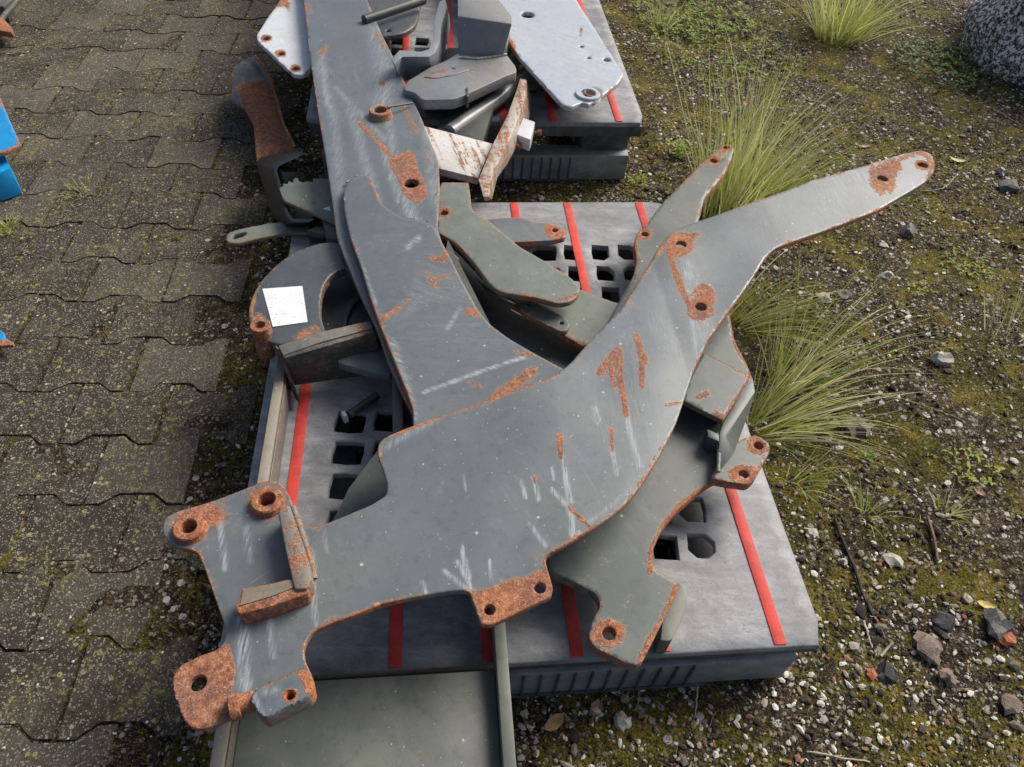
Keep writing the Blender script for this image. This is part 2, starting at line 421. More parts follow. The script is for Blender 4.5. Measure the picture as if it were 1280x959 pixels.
    if not world or edge:
        de = segd(vs, np.vstack([np.c_[q, np.roll(q, -1, 0)] for q in rings[:1]]))
        en = np.array([noise.noise(Vector((p[0] * 6, p[1] * 6, 3.3 + seed))) + .6 * noise.noise(Vector((p[0] * 21, p[1] * 21, 1.0))) for p in Wv])
        ra += np.exp(-de / (edge * (1 + np.clip(en, -.6, 1) * 1.1))) * edge_amt * np.clip(.85 + en * 1.1, .1, 1.7)
        if holerust and len(rings) > 1:
            dh = segd(vs, np.vstack([np.c_[q, np.roll(q, -1, 0)] for q in rings[1:]]))
            ra = np.maximum(ra, np.exp(-(dh / holerust) ** 2) * .75)
    for tgt, lst in ((0, rust), (1, wear)):
        for e in lst:
            if e[0] == 's':
                q = e[1]; e = ('s', q, e[2] * 1.2, e[3]); dd = segd(vs, [(q[i][0], q[i][1], q[i + 1][0], q[i + 1][1]) for i in range(len(q) - 1)])
                val = np.exp(-(dd / e[2]) ** 2) * e[3]
            elif e[0] == 'c': val = 1 / (1 + np.exp((np.hypot(vs[:, 0] - e[1], (vs[:, 1] - e[2]) * 1.15) - e[3] * 1.15) / (e[3] * .18))) * e[4]
            else:
                q = np.array(e[1], float); ins = inside(vs, q); dd = segd(vs, np.c_[q, np.roll(q, -1, 0)]) * np.where(ins, 1, -1)
                val = 1 / (1 + np.exp(-dd / 2.2)) * e[2]
            if tgt == 0: ra = np.maximum(ra, val)
            else: we = np.maximum(we, val)
    rr = [ra, np.clip(ra[bi], .18, .6), np.clip(ra[bi] + .1, .3, .6)]; ww = [we, np.full(nbv, .2), np.zeros(nbv)]
    if bottom: rr.append(np.full(N, .2)); ww.append(np.zeros(N))
    return build(name, np.vstack(V), F, mat, parent, label, {'rust': np.concatenate(rr), 'wear': np.concatenate(ww)}, ang=50)

def loft(name, levels, mat, parent, label=None, caps=(True, True), bevel=.0012, world=False, loc=None):
    """solid through a few closed outlines of equal length; level = (points, plane), first is the top"""
    rows = []
    for pts, pl in levels:
        rows.append(np.array([[*p] for p in pts], float) if world else PA([p[:2] for p in pts], pl))
    n = len(rows[0]); bm = bmesh.new()
    vv = [[bm.verts.new(p) for p in r] for r in rows]
    for a in range(len(rows) - 1):
        for i in range(n):
            j = (i + 1) % n; bm.faces.new((vv[a][i], vv[a][j], vv[a + 1][j], vv[a + 1][i]))
    if caps[0]: bm.faces.new(vv[0][::-1])
    if caps[1]: bm.faces.new(vv[-1])
    bmesh.ops.recalc_face_normals(bm, faces=bm.faces)
    if bevel:
        es = [e for e in bm.edges if len(e.link_faces) == 2 and e.calc_face_angle(0) > .5]
        bmesh.ops.bevel(bm, geom=es, offset=bevel, segments=2, profile=.5, affect='EDGES', clamp_overlap=True)
    bmesh.ops.triangulate(bm, faces=[f for f in bm.faces if len(f.verts) > 4])
    bm.verts.index_update()
    V = [tuple(v.co) for v in bm.verts]; F = [[v.index for v in f.verts] for f in bm.faces]; bm.free()
    return build(name, V, F, mat, parent, label, ang=40, loc=loc)
def prism(name, pts, ztop, zbot, mat, parent, label=None, bevel=.0012):
    """outline traced at the top plane, walls dropped straight down"""
    if not isinstance(ztop, tuple): ztop = (ztop, 0, 0)
    o = fillet(pts); t = PA(o, ztop); b = t.copy(); b[:, 2] = zbot if not isinstance(zbot, tuple) else zbot[0] + zbot[1] * b[:, 0] + zbot[2] * b[:, 1]
    return loft(name, [(t, 0), (b, 0)], mat, parent, label, world=True, bevel=bevel)
def box(name, x0, y0, z0, x1, y1, z1, mat, parent, label=None, bevel=.003):
    p = [(x0, y0), (x1, y0), (x1, y1), (x0, y1)]
    return loft(name, [([(a, b, z1) for a, b in p], 0), ([(a, b, z0) for a, b in p], 0)], mat, parent, label, world=True, bevel=bevel)
def lathe(name, base, axis, prof, mat, parent, label=None, n=28, ang=35):
    """profile [(r, h)] turned round an axis"""
    ax = Vector(axis).normalized(); q = ax.to_track_quat('Z', 'Y'); V = []; F = []
    for r, h in prof:
        for k in range(n):
            a = 2 * math.pi * k / n
            V.append(tuple(Vector(base) + q @ Vector((r * math.cos(a), r * math.sin(a), h))))
    for i in range(len(prof) - 1):
        for k in range(n):
            j = (k + 1) % n; F.append((i * n + k, i * n + j, (i + 1) * n + j, (i + 1) * n + k))
    if prof[0][0] > 0 and prof[0] != prof[-1]: pass
    return build(name, V, F, mat, parent, label, ang=ang)
def boss(name, u, v, pl, h, ro, ri, mat, parent, label=None):
    c = P(u, v, pl); c[2] -= h
    return lathe(name, c, (0, 0, 1), [(ro * 1.12, -.001), (ro * 1.04, h * .3), (ro, h * .5), (ro, h - .002), (ro - .002, h), (ri + .0015, h), (ri, h - .0015), (ri, -.02)], mat, parent, label)
def rod(name, a, b, r, mat, parent, label=None, n=16, head=0):
    a = Vector(a); b = Vector(b); L = (b - a).length
    pr = [(0, 0), (r - .0008, 0), (r, .0008), (r, L - .0008), (r - .0008, L), (0, L)]
    return lathe(name, a, b - a, pr, mat, parent, label, n=n)
def hexbolt(name, a, b, r, mat, parent, label=None):
    a = Vector(a); b = Vector(b); L = (b - a).length
    return lathe(name, a, b - a, [(0, 0), (r * .5, 0), (r * .5, L * .6), (r, L * .6), (r, L), (0, L)], mat, parent, label, n=6, ang=20)

# ------------------------------------------------------------------ ground
rnd = random.Random(3)
def hgt(x, y):
    h = noise.noise(Vector((x * 1.3, y * 1.3, 0))) * .022 + noise.noise(Vector((x * 5, y * 5, 3))) * .010 + noise.noise(Vector((x * 17, y * 17, 7))) * .006
    h += max(0, noise.noise(Vector((x * 55, y * 55, 1)))) * .006
    f = min(1, max(0, (x + .17) / .06))                       # soil drops away under the paving
    u = 1
    if -.06 < x < 1.05 and -.05 < y < 2.9: u = .25            # pressed flat under the pallets
    return (h * u + .002) * f + (-.045) * (1 - f) - .004
def ground():
    xs = np.concatenate([np.linspace(-40, -2.2, 10), np.arange(-2, -.2, .1), np.arange(-.18, 3.3, .0125), np.linspace(3.6, 40, 12)])
    ys = np.concatenate([np.linspace(-40, -.6, 10), np.arange(-.35, 3.3, .0125), np.linspace(3.5, 40, 12)])
    V = []; F = []
    ny = len(ys)
    for x in xs:
        for y in ys: V.append((x, y, hgt(x, y)))
    for i in range(len(xs) - 1):
        for j in range(ny - 1): F.append((i * ny + j, (i + 1) * ny + j, (i + 1) * ny + j + 1, i * ny + j + 1))
    o = build('ground', V, F, SOIL, None, loc=(0, 0, 0), ang=180); tag(o, kind='structure')
ground()

# paving: bone shaped concrete blocks
PX, PY, ROT = .196, .1475, R(-2.2)
OX, OY = -.722, 1.1885
def paving():
    EDGE = lambda y: -.10
    pts = []
    for x in np.linspace(-9, 0, 40): pass
    V = [(-14, -3, -.014), (-.12, -3, -.014), (-.12, 12, -.014), (-14, 12, -.014)]
    bedV = []; bedF = []
    xs = np.concatenate([[-14, -5], np.arange(-2.3, -.09, .03)]); ys = np.concatenate([[-3], np.arange(-.5, 4.0, .03), [12]]); n = len(ys)
    for x in xs:
        for y in ys: bedV.append((x, y, -.0042 + .006 * noise.noise(Vector((x * 20, y * 20, 0))) + .004 * noise.noise(Vector((x * 6, y * 6, 5)))))
    for i in range(len(xs) - 1):
        for j in range(n - 1): bedF.append((i * n + j, (i + 1) * n + j, (i + 1) * n + j + 1, i * n + j + 1))
    pv = build('pavement', bedV, bedF, BED, None, loc=(0, 0, 0), ang=180); tag(pv, kind='structure')
    # one block outline, origin centre; wide at the ends, waist in the middle
    a, g = .0125, .0024
    hx, hy = PX / 2 - g * 1.9, PY / 2 - g * .9
    t0, t1 = PX * .17, PX * .33
    up = [(-hx, hy + a), (-t1, hy + a), (-t0, hy - a), (t0, hy - a), (t1, hy + a), (hx, hy + a)]
    ol = up + [(x, -y) for x, y in reversed(up)]
    def blockmesh(seed):
        bm = bmesh.new(); rr = random.Random(seed)
        P0 = resample(np.array(ol), .016)
        vs = [bm.verts.new((x + rr.uniform(-.0011, .0011), y + rr.uniform(-.0013, .0013), 0)) for x, y in P0]
        f = bm.faces.new(vs); bm.normal_update()
        if f.normal.z < 0: f.normal_flip()
        r = bmesh.ops.extrude_face_region(bm, geom=[f])
        nv = [e for e in r['geom'] if isinstance(e, bmesh.types.BMVert)]
        for v in nv: v.co.z = 0
        for v in vs: v.co.z = -.04
        tf = [e for e in r['geom'] if isinstance(e, bmesh.types.BMFace)][0]
        bmesh.ops.inset_region(bm, faces=[tf], thickness=.004, use_even_offset=True)
        for v in nv: v.co.z = -.004 - rr.random() * .002
        for v in tf.verts: v.co.z = rr.uniform(-.0008, .0004)
        dl = [f2 for f2 in bm.faces if all(v.co.z < -.03 for v in f2.verts)]
        bmesh.ops.delete(bm, geom=dl, context='FACES')
        me = bpy.data.meshes.new('paver'); bm.to_mesh(me); bm.free()
        me.polygons.foreach_set('use_smooth', [True] * len(me.polygons)); me.set_sharp_from_angle(angle=R(50))
        me.materials.append(PAVER); return me
    meshes = [blockmesh(k) for k in range(5)]
    c, s = math.cos(ROT), math.sin(ROT); rr = random.Random(11); cnt = 0; far = []
    for j in range(-12, 22):
        for i in range(-16, 8):
            lx = i * PX + (PX / 2 if j % 2 else 0) + PX / 2; ly = j * PY - PY / 2
            x = OX + lx * c - ly * s; y = OY + lx * s + ly * c
            if x > EDGE(y) - PX * .22 or y < -.75: continue
            q = proj(np.array([[x, y, 0]]))[0]
            zz = rr.uniform(-.002, .002)
            inn = -90 < q[0] < 700 and -60 < q[1] < 1040
            if not inn or cnt >= 298:
                if x > -2.6 and y < 4: far.append((x, y, zz))
                continue
            o = bpy.data.objects.new('paver', meshes[rr.randrange(5)]); COL.objects.link(o); o.parent = pv
            o.location = (x + rr.uniform(-.0015, .0015), y + rr.uniform(-.0015, .0015), zz)
            fl = rr.choice((0, math.pi))
            o.rotation_euler = (rr.uniform(-.011, .011), rr.uniform(-.011, .011), ROT + fl + rr.uniform(-.012, .012)); cnt += 1
    V = []; F = []
    for x, y, z in far:
        k = len(V); me = meshes[0]
        for v in me.vertices: V.append((x + v.co.x * c - v.co.y * s, y + v.co.x * s + v.co.y * c, z + v.co.z))
        for f in me.polygons: F.append([k + t for t in f.vertices])
    if V:
        o = build('paver_field', V, F, PAVER, pv); tag(o, kind='stuff')
    print('pavers', cnt, len(far))
paving()
# ------------------------------------------------------------------ pallets
PW, PD = .97, 1.2207
def rr_rect(x0, x1, y0, y1, ch=()):
    """opening with optional clipped corners (0 bl, 1 br, 2 tr, 3 tl)"""
    c = .015; p = []
    for k, (x, y, dx, dy) in enumerate(((x0, y0, 1, 1), (x1, y0, -1, 1), (x1, y1, -1, -1), (x0, y1, 1, -1))):
        if k in ch:
            q = [(x, y + dy * c, .004), (x + dx * c, y, .004)]
            if k in (1, 3): q = q[::-1]
            p += q
        else: p.append((x, y, .005))
    return p
def pallet(label, x0, y0, zt, depth=PD):
    t = root('pallet', label, 'pallet', (x0 + PW / 2, y0 + depth / 2, 0), 'grey plastic pallets with red strips')
    hl = []
    for (ya, yb) in ((.165, .215), (.238, .292), (.316, .372), (.393, .447), (.468, .522)):
        for k, (xa, xb) in enumerate(((.146, .205), (.222, .268), (.300, .345), (.362, .405), (.450, .520), (.566, .612), (.628, .672), (.718, .765), (.782, .832))):
            ch = {(.165, 7): (3,), (.165, 8): (0, 1, 2)}.get((ya, k), ())
            if ya == .238 and k in (7, 8): ch = (0,)
            hl.append(rr_rect(xa, xb, ya, yb, ch))
    for r, (ya, yb) in enumerate(((.827, .879), (.902, .956), (.98, 1.037))):
        for k, (xa, xb) in enumerate(((.116, .160), (.186, .229), (.262, .302), (.322, .376), (.450, .520), (.584, .645), (.664, .699), (.734, .778), (.80, .848))):
            ch = {(2, 5): (3,), (2, 7): (1,), (2, 8): (2, 0), (1, 6): (0,), (1, 7): (2,), (1, 8): (3, 1), (0, 7): (0,)}.get((r, k), ())
            hl.append(rr_rect(xa, xb, ya, yb, ch))
    hl = [[(x0 + p[0], y0 + p[1] * depth / PD, p[2]) for p in h] for h in hl]
    ol = [(x0, y0, .014), (x0 + PW, y0, .014), (x0 + PW, y0 + depth, .014), (x0, y0 + depth, .014)]
    plate('deck', ol, zt, .014, PLAST, t, hl, step=.028, edge=0, wob=.0006, cham=.003, world=True)
    # rim under the deck edge, feet, runners with ribs
    k = zt / .15
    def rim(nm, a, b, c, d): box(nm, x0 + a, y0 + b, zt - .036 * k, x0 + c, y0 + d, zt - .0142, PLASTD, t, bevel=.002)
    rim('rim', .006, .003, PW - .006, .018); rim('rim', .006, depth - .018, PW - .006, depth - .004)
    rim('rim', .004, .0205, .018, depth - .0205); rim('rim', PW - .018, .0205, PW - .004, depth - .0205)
    for fx in (.10, PW / 2, PW - .10):
        for fy in (.10, depth / 2, depth - .10):
            a, b = (.082, .075)
            tp = [(fx - a, fy - b, .03), (fx + a, fy - b, .03), (fx + a, fy + b, .03), (fx - a, fy + b, .03)]
            bt = [(fx - a * .86, fy - b * .86, .026), (fx + a * .86, fy - b * .86, .026), (fx + a * .86, fy + b * .86, .026), (fx - a * .86, fy + b * .86, .026)]
            f3 = lambda o, z: [(x0 + p[0], y0 + p[1], z) for p in fillet(o)]
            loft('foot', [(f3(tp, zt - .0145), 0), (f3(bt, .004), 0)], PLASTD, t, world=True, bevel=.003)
    # runner along the front: ribbed face
    for ry in (.0015, depth - .0615):
        box('runner', x0 + .03, y0 + ry, .006, x0 + PW - .03, y0 + ry + .06, .098 * k if k < 1.1 else .068 * k, PLAST, t, bevel=.003)
    if True:
        V = []; F = []
        def bx(a, b, c, d, e, f):
            q = len(V)
            for z in (c, f):
                for X, Y in ((a, b), (d, b), (d, e), (a, e)): V.append((x0 + X, y0 + Y, z))
            F.extend([(q, q + 3, q + 2, q + 1), (q + 4, q + 5, q + 6, q + 7)] + [(q + i, q + (i + 1) % 4, q + 4 + (i + 1) % 4, q + 4 + i) for i in range(4)])
        x = .19
        while x < PW - .19:
            for a, b in ((.012, 0),):
                bx(x, -.0035, .010, x + .0035, .0010, .092 * k if k < 1.1 else .062 * k)
            x += .0285
        bx(.17, -.0035, .004, PW - .17, .0011, .0095)
        tag(build('rib', V, F, PLASTD, t, ang=30), kind='stuff')  # ribs coloured dark to paint in the shade lines of the ribbed face
    for ry in (.0,):
        for rx in (.075, PW / 2 - .05, PW - .175):
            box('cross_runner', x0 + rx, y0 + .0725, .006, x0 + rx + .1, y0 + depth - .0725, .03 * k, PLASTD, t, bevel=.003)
    box('inner_deck', x0 + .03, y0 + .03, zt - .05 * k, x0 + PW - .03, y0 + depth - .03, zt - .046 * k, PLASTD, t) if False else None
    for sx in (.084, .281, .430, .575, .721, .920):
        x = sx * PW; h = .0105
        o = [(x0 + x - h, y0 + .004, zt + .0022), (x0 + x + h, y0 + .004, zt + .0022), (x0 + x + h, y0 + depth - .006, zt + .0022), (x0 + x - h, y0 + depth - .006, zt + .0022)]
        loft('anti_slip_strip', [(o, 0), ([(a, b, zt - .003) for a, b, c in o], 0)], RED, t, world=True, bevel=.0012)
    return t
pallet('grey plastic pallet with six red strips in front, carrying the big rusty grey brackets', 0, 0, .15)
pallet('grey plastic pallet behind, carrying the silver and white parts', -.003, 1.538, .2)

# ------------------------------------------------------------------ steel frame on the front pallet
Z0 = .152
TAN = steel('tan_dusty_paint', (.27, .24, .19), rust=.03, dusty=.5, dustcol=(.3, .28, .24), rough=.6)
def frame():
    t = root('steel_channel', 'long dusty grey channel hanging over the front edge of the front pallet', 'frame', (.235, .2, Z0))
    # left rail
    a = [(.028, .60), (.050, .60), (.052, -.27), (.030, -.27)]
    def rail(lbl, xa, xb, ya, yb, zt):
        box('side_rail', xa, ya, Z0, xb, yb, zt, TAN if lbl else OLIVE, t, lbl, bevel=.002)
    rail('side rail with a rust stained inner face', .034, .052, -.28, .625, .215)
    rail(None, .425, .443, -.28, .62, .215)
    box('inner_liner', .0525, -.28, Z0 + .001, .0555, .60, .208, RUSTO, t, 'rusty inner face of the left rail')
    box('cross_plate', .056, -.30, Z0 + .018, .424, -.020, Z0 + .030, OLIVE, t, bevel=.002)
frame()

# ------------------------------------------------------------------ lower bracket (D)
def lower_bracket():
    zp = .235
    t = root('loader_bracket', 'thick green grey bracket lying mostly hidden under the largest bracket', 'bracket', (.7, .4, .16))
    o = [(902, 182, 5), (912, 180, 3), (918, 185, 3), (914, 201, 4), (905, 219, 6), (880, 249, 5), (876, 268, 3), (868, 290), (905, 330), (912, 390, 8), (918, 425, 10), (934, 456, 6), (941, 474, 5), (936, 500), (915, 560), (900, 597, 4),
         (887, 603, 6), (870, 617, 6), (846, 638, 8), (828, 659, 8), (815, 690, 8), (817, 710, 5), (849, 730, 5), (846, 742, 4), (828, 778, 8), (804, 826, 5), (797, 832, 4), (782, 829, 8), (742, 809, 8), (735, 796, 8), (740, 776, 8), (751, 757, 9), (746, 743, 7), (712, 725, 10), (688, 715, 6), (682, 701, 6),
         (700, 600), (740, 520), (740, 470), (756, 410, 10), (771, 382, 10), (792, 345, 8), (796, 325, 6), (792, 306, 6), (796, 291, 5), (806, 284, 5), (826, 256, 4), (868, 213, 4)]
    plate('side_plate', o, zp, .020, OLIVE_G, t, [(892, 201, 4.5), (908, 184.5, 3.8), (806, 292.5, 4.5), (761.5, 791.5, 8.5)], step=4,
          rust=[('c', 761, 791, 18, .75), ('s', [(900, 600), (870, 617), (846, 638), (828, 659), (815, 690), (812, 714)], 4.5, .62), ('s', [(848, 735), (828, 778), (802, 824)], 5.5, .7), ('c', 806, 292, 9, .62), ('s', [(890, 200), (912, 183)], 5, .5), ('s', [(680, 700), (700, 680)], 3, .4)],
          edge=2.5, edge_amt=.42, holerust=3)
    # raised box with its walls, lug tab
    plate('box_top', [(879, 441, 3), (939, 470, 4), (904, 526, 3), (853, 500, 2), (866, 462)], .285, .011, OLIVE_G, t, step=4,
          rust=[('s', [(940, 470), (905, 525)], 3.5, .65), ('s', [(880, 441), (938, 469)], 2, .5), ('s', [(872, 497), (884, 492)], 4, .55), ('s', [(895, 518), (903, 522)], 6, .5)], edge=2, edge_amt=.3)
    loft('box_wall', [([(940.5, 471), (944, 490), (907, 546), (899.5, 541), (904.5, 527.5)], .2735), ([(938, 476), (942, 500), (918, 566), (897, 592), (897, 560)], .2555)], OLIVE_G, t)
    prism('box_body', [(884, 452), (930, 474), (902, 516), (893, 508), (884, 480)], .2725, .234, DARK, t)
    prism('post', [(884, 536), (899, 543), (899, 552), (885, 546)], .2725, .2355, DARK, t)
    plate('lug_tab', [(931, 547, 3), (947, 544.5, 3), (961, 552, 6), (963, 564, 6), (943, 600, 5), (935, 606, 4), (908, 602), (888, 598, 3), (905, 562)], .249, .019, OLIVE_G, t, [(948, 557, 5.8), (929.5, 592.5, 6)], step=3,
          rust=[('c', 948, 557, 13, .6), ('c', 929, 594, 15, .6), ('s', [(962, 560), (942, 602)], 3, .6)], edge=2, edge_amt=.45, holerust=3)
    prism('lower_block', [(848, 727, 3), (858, 734, 4), (859, 748, 5), (851, 778, 8), (839, 802, 6), (826, 800), (829, 770)], .205, .1525, OLIVE, t)
    prism('lower_plate', [(690, 560), (780, 560), (870, 560), (900, 500), (860, 420), (740, 480)], .19, .170, OLIVE, t)
OLIVE_G = steel('olive_grey_paint', (.08, .096, .093), dusty=.4, rough=.45, spots=.4)
lower_bracket()

# ------------------------------------------------------------------ middle arms
def arm_c():
    t = root('curved_lever', 'olive grey lever with a rounded end lying between the two big plates', 'arm', (.5, .8, .16))
    plate('upper_plate', [(548, 291, 3), (547, 240), (552, 228, 2), (586, 228, 2), (590, 262, 4), (612, 276, 8), (649, 308, 6), (686, 329, 6), (713, 346, 10), (726, 360, 10), (722, 371, 6), (712, 378, 8), (696, 380, 6), (670, 372, 10), (649, 369, 6), (624, 365, 10), (610, 353, 8), (597, 334, 8), (571, 304, 12)],
          .275, .012, OLIVE_C, t, [(555, 266, 4.8)], step=3, rust=[('c', 556, 266, 9, .42), ('s', [(618, 362), (690, 378), (722, 368)], 2.5, .45), ('s', [(597, 262), (640, 300), (720, 350)], 2, .35)], wear=[('p', [(640, 330), (700, 340), (722, 362), (700, 375), (640, 360)], .25)], edge=2, edge_amt=.35, holerust=3)
    plate('lower_plate', [(545, 300), (560, 285), (650, 330), (722, 360, 4), (764, 376, 4), (790, 384), (770, 410), (729, 433, 3), (712, 424, 4), (652, 388, 8), (612, 366, 10), (590, 335, 10), (565, 308, 8)], .225, .012, OLIVE_C, t, step=4, edge=2, edge_amt=.3,
          rust=[('s', [(705, 421), (730, 433)], 5, .55)])
    prism('shade_fill', [(562, 320), (590, 330), (640, 388), (722, 432), (745, 455), (700, 490), (600, 430)], .18, .16, DARK, t)  # added dark block, paints the shaded void below the lever black
    plate('strap', [(650, 378, 4), (661, 373, 6), (706, 396, 6), (713, 406, 5), (709, 414, 5), (700, 415, 6), (656, 392, 6), (649, 386, 4)], .238, .012, DARKG, t, [(661, 381.5, 2.6), (702, 404, 2.6)], step=2.5, edge=1.5, edge_amt=.35)
    loft('web', [([(556, 300), (600, 345), (625, 372), (640, 378), (600, 352), (560, 306)], .262), ([(562, 306), (606, 352), (631, 380), (646, 386), (606, 360), (566, 313)], .226)], OLIVE, t)
OLIVE_C = steel('olive_dusty_paint', (.12, .142, .13), dusty=.7, dustcol=(.2, .22, .175), rough=.5, spots=1, wear=.05)
DARKG = steel('dark_green_grey_paint', (.075, .085, .085), dusty=.3, rough=.45, rust=.04)
arm_c()
def arm_e():
    t = root('flat_bar', 'short grey flat bar with one rusty bolt hole behind the curved lever', 'bar', (.56, 1.1, .16))
    plate('bar', [(596, 273), (609, 274), (620, 273), (649, 271, 8), (668, 279, 6), (690, 279.5, 6), (707, 289, 5), (707, 297, 4), (688, 301, 6), (641, 303), (598, 302)], .185, .014, GREY, t, [(693.5, 288, 3.6)], step=2.5, rust=[('c', 695, 288, 12, .7), ('s', [(609, 274), (640, 272)], 2, .4)], edge=1.6, edge_amt=.35)
    prism('spacer', [(600, 280), (640, 280), (640, 296), (600, 298)], .170, Z0, DARKG, t)
arm_e()

# ------------------------------------------------------------------ big frame B
def frame_b():
    t = root('mounting_frame', 'tall grey steel frame leaning across both pallets with a bushing near its top', 'frame', (.25, 1.1, .16))
    zb = (.283, 0, .010)
    plate('long_plate', [(366, -190), (377, -20), (381, 15), (389, 82), (398, 145), (407, 197), (416, 258), (421, 296, 6), (432, 325), (450, 367), (470, 408), (485, 452), (504, 494, 5), (515, 513, 8), (516, 531), (560, 520), (640, 440), (600, 395), (572, 345), (553, 305, 5), (547, 285), (550, 235), (548, 201, 6), (528, 151), (513, 118), (497, 82), (480, 48), (459, 1), (440, -60), (425, -190)],
          zb, .012, GREY_B, t, [(514, 229, 9.5), (475, 137, 7.5)], step=3.2,
          rust=[('p', [(489, 194), (500, 193), (512, 189), (519, 200), (524, 215), (533, 234), (533, 245), (524, 254), (513, 250), (504, 238), (497, 222), (488, 206)], .95),
                ('s', [(450, 155), (462, 168), (480, 186), (490, 196)], 3, .62), ('s', [(400, 66), (408, 60)], 3.5, .6), ('s', [(385, 8), (390, 14)], 4, .5), ('c', 478, 105, 4, .55), ('s', [(497, 82), (507, 105)], 3, .55), ('s', [(505, 135), (520, 165)], 3.5, .5), ('c', 535, 200, 3, .6), ('s', [(470, 40), (480, 60)], 2.5, .5), ('s', [(525, 150), (548, 200), (549, 280)], 2, .45)],
          wear=[('s', [(468, 35), (480, 90), (478, 125)], 12, .8), ('s', [(402, 70), (410, 130)], 5, .9), ('s', [(400, 80), (420, 160), (425, 240)], 7, .6), ('s', [(440, 140), (470, 250)], 8, .7), ('s', [(480, 190), (500, 250)], 6, .85), ('s', [(508, 250), (522, 285)], 8, 1), ('s', [(485, 150), (492, 190)], 6, .7), ('s', [(535, 160), (545, 250)], 9, .7), ('s', [(420, 110), (480, 175)], 4, .7)],
          edge=2.4, edge_amt=.36, wob=.003, seed=4, fold=lambda p: np.where(p[:, 1] < .95, 0, 0) )
    boss('bushing', 475, 137, .316, .018, .0285, .0165, RUSTO_B, t, 'rusty ringed bushing')
    rod('grease_pin', P(484, 134, .322), P(516, 129, .306), .0028, DARK, t)
    plate('short_plate', [(430, 262, 8), (429, 236, 10), (440, 221, 8), (450, 217, 6), (462, 220, 5), (471, 240, 8), (477, 256, 6), (492, 267, 8), (510, 273, 6), (533, 276, 8), (545, 286, 6), (551, 300), (563, 322), (577, 350), (597, 386, 8), (611, 404, 8), (636, 423, 8), (667, 441), (706, 462), (715, 480), (690, 520), (620, 560), (540, 565), (517, 540), (516, 512, 4), (507, 487), (489, 442), (473, 402), (462, 370), (450, 330), (437, 295)],
          (.303, 0, .010), .014, GREY_S, t, step=3.2,
          rust=[('s', [(472, 405), (484, 395), (500, 382), (512, 372)], 3.5, .55), ('s', [(540, 322), (552, 325), (558, 318)], 4.5, .6), ('s', [(542, 350), (560, 345)], 4, .5), ('s', [(533, 340), (545, 360)], 4, .42), ('s', [(585, 389), (598, 392)], 4, .6), ('s', [(645, 440), (668, 444)], 4, .55), ('s', [(615, 500), (640, 482), (666, 464)], 6, .7), ('s', [(620, 496), (650, 476)], 7, .58), ('s', [(590, 478), (600, 485)], 3, .45), ('s', [(462, 372), (490, 442), (508, 490)], 3, .46), ('s', [(463, 222), (474, 250)], 2.5, .55), ('s', [(590, 370), (620, 412)], 3, .5)],
          wear=[('s', [(530, 490), (600, 465), (655, 447)], 2.0, 1.6), ('s', [(490, 430), (505, 480), (516, 520)], 7, 1.0), ('s', [(510, 308), (523, 298)], 4, 1.1), ('s', [(560, 410), (575, 385)], 3, .9), ('p', [(520, 320), (570, 340), (590, 380), (540, 380), (500, 400)], .4), ('s', [(440, 300), (470, 380)], 3, .8)],
          edge=2.8, edge_amt=.33, wob=.002, seed=9)
    prism('lower_gusset', [(414, 655), (436, 610), (474, 560), (500, 528), (560, 560), (560, 650), (470, 668)], .245, .232, DARK, t)
    # flange under the joint and the weld at its foot
    prism('foot_bar', [(490, 468), (503, 470), (504, 552), (491, 552)], .255, Z0, DARK, t)
    loft('support_block', [([(560, 300), (620, 420), (600, 500), (540, 520), (520, 480)], .29), ([(560, 300), (620, 420), (600, 500), (540, 520), (520, 480)], .16)], DARK, t, bevel=0)
GREY_B = steel('blue_grey_paint', (.122, .143, .162), wear=.06, rot=1.75, dusty=.15, rough=.33, spots=.4, rust=-.03)
GREY_S = steel('blue_grey_paint_worn', (.114, .133, .149), wear=.05, rot=.5, dusty=.15, rough=.36, spots=.8, rust=-.02)
RUSTO_B = steel('rusty_machined_ring', (.34, .27, .2), rust=.42, rough=.45)
frame_b()

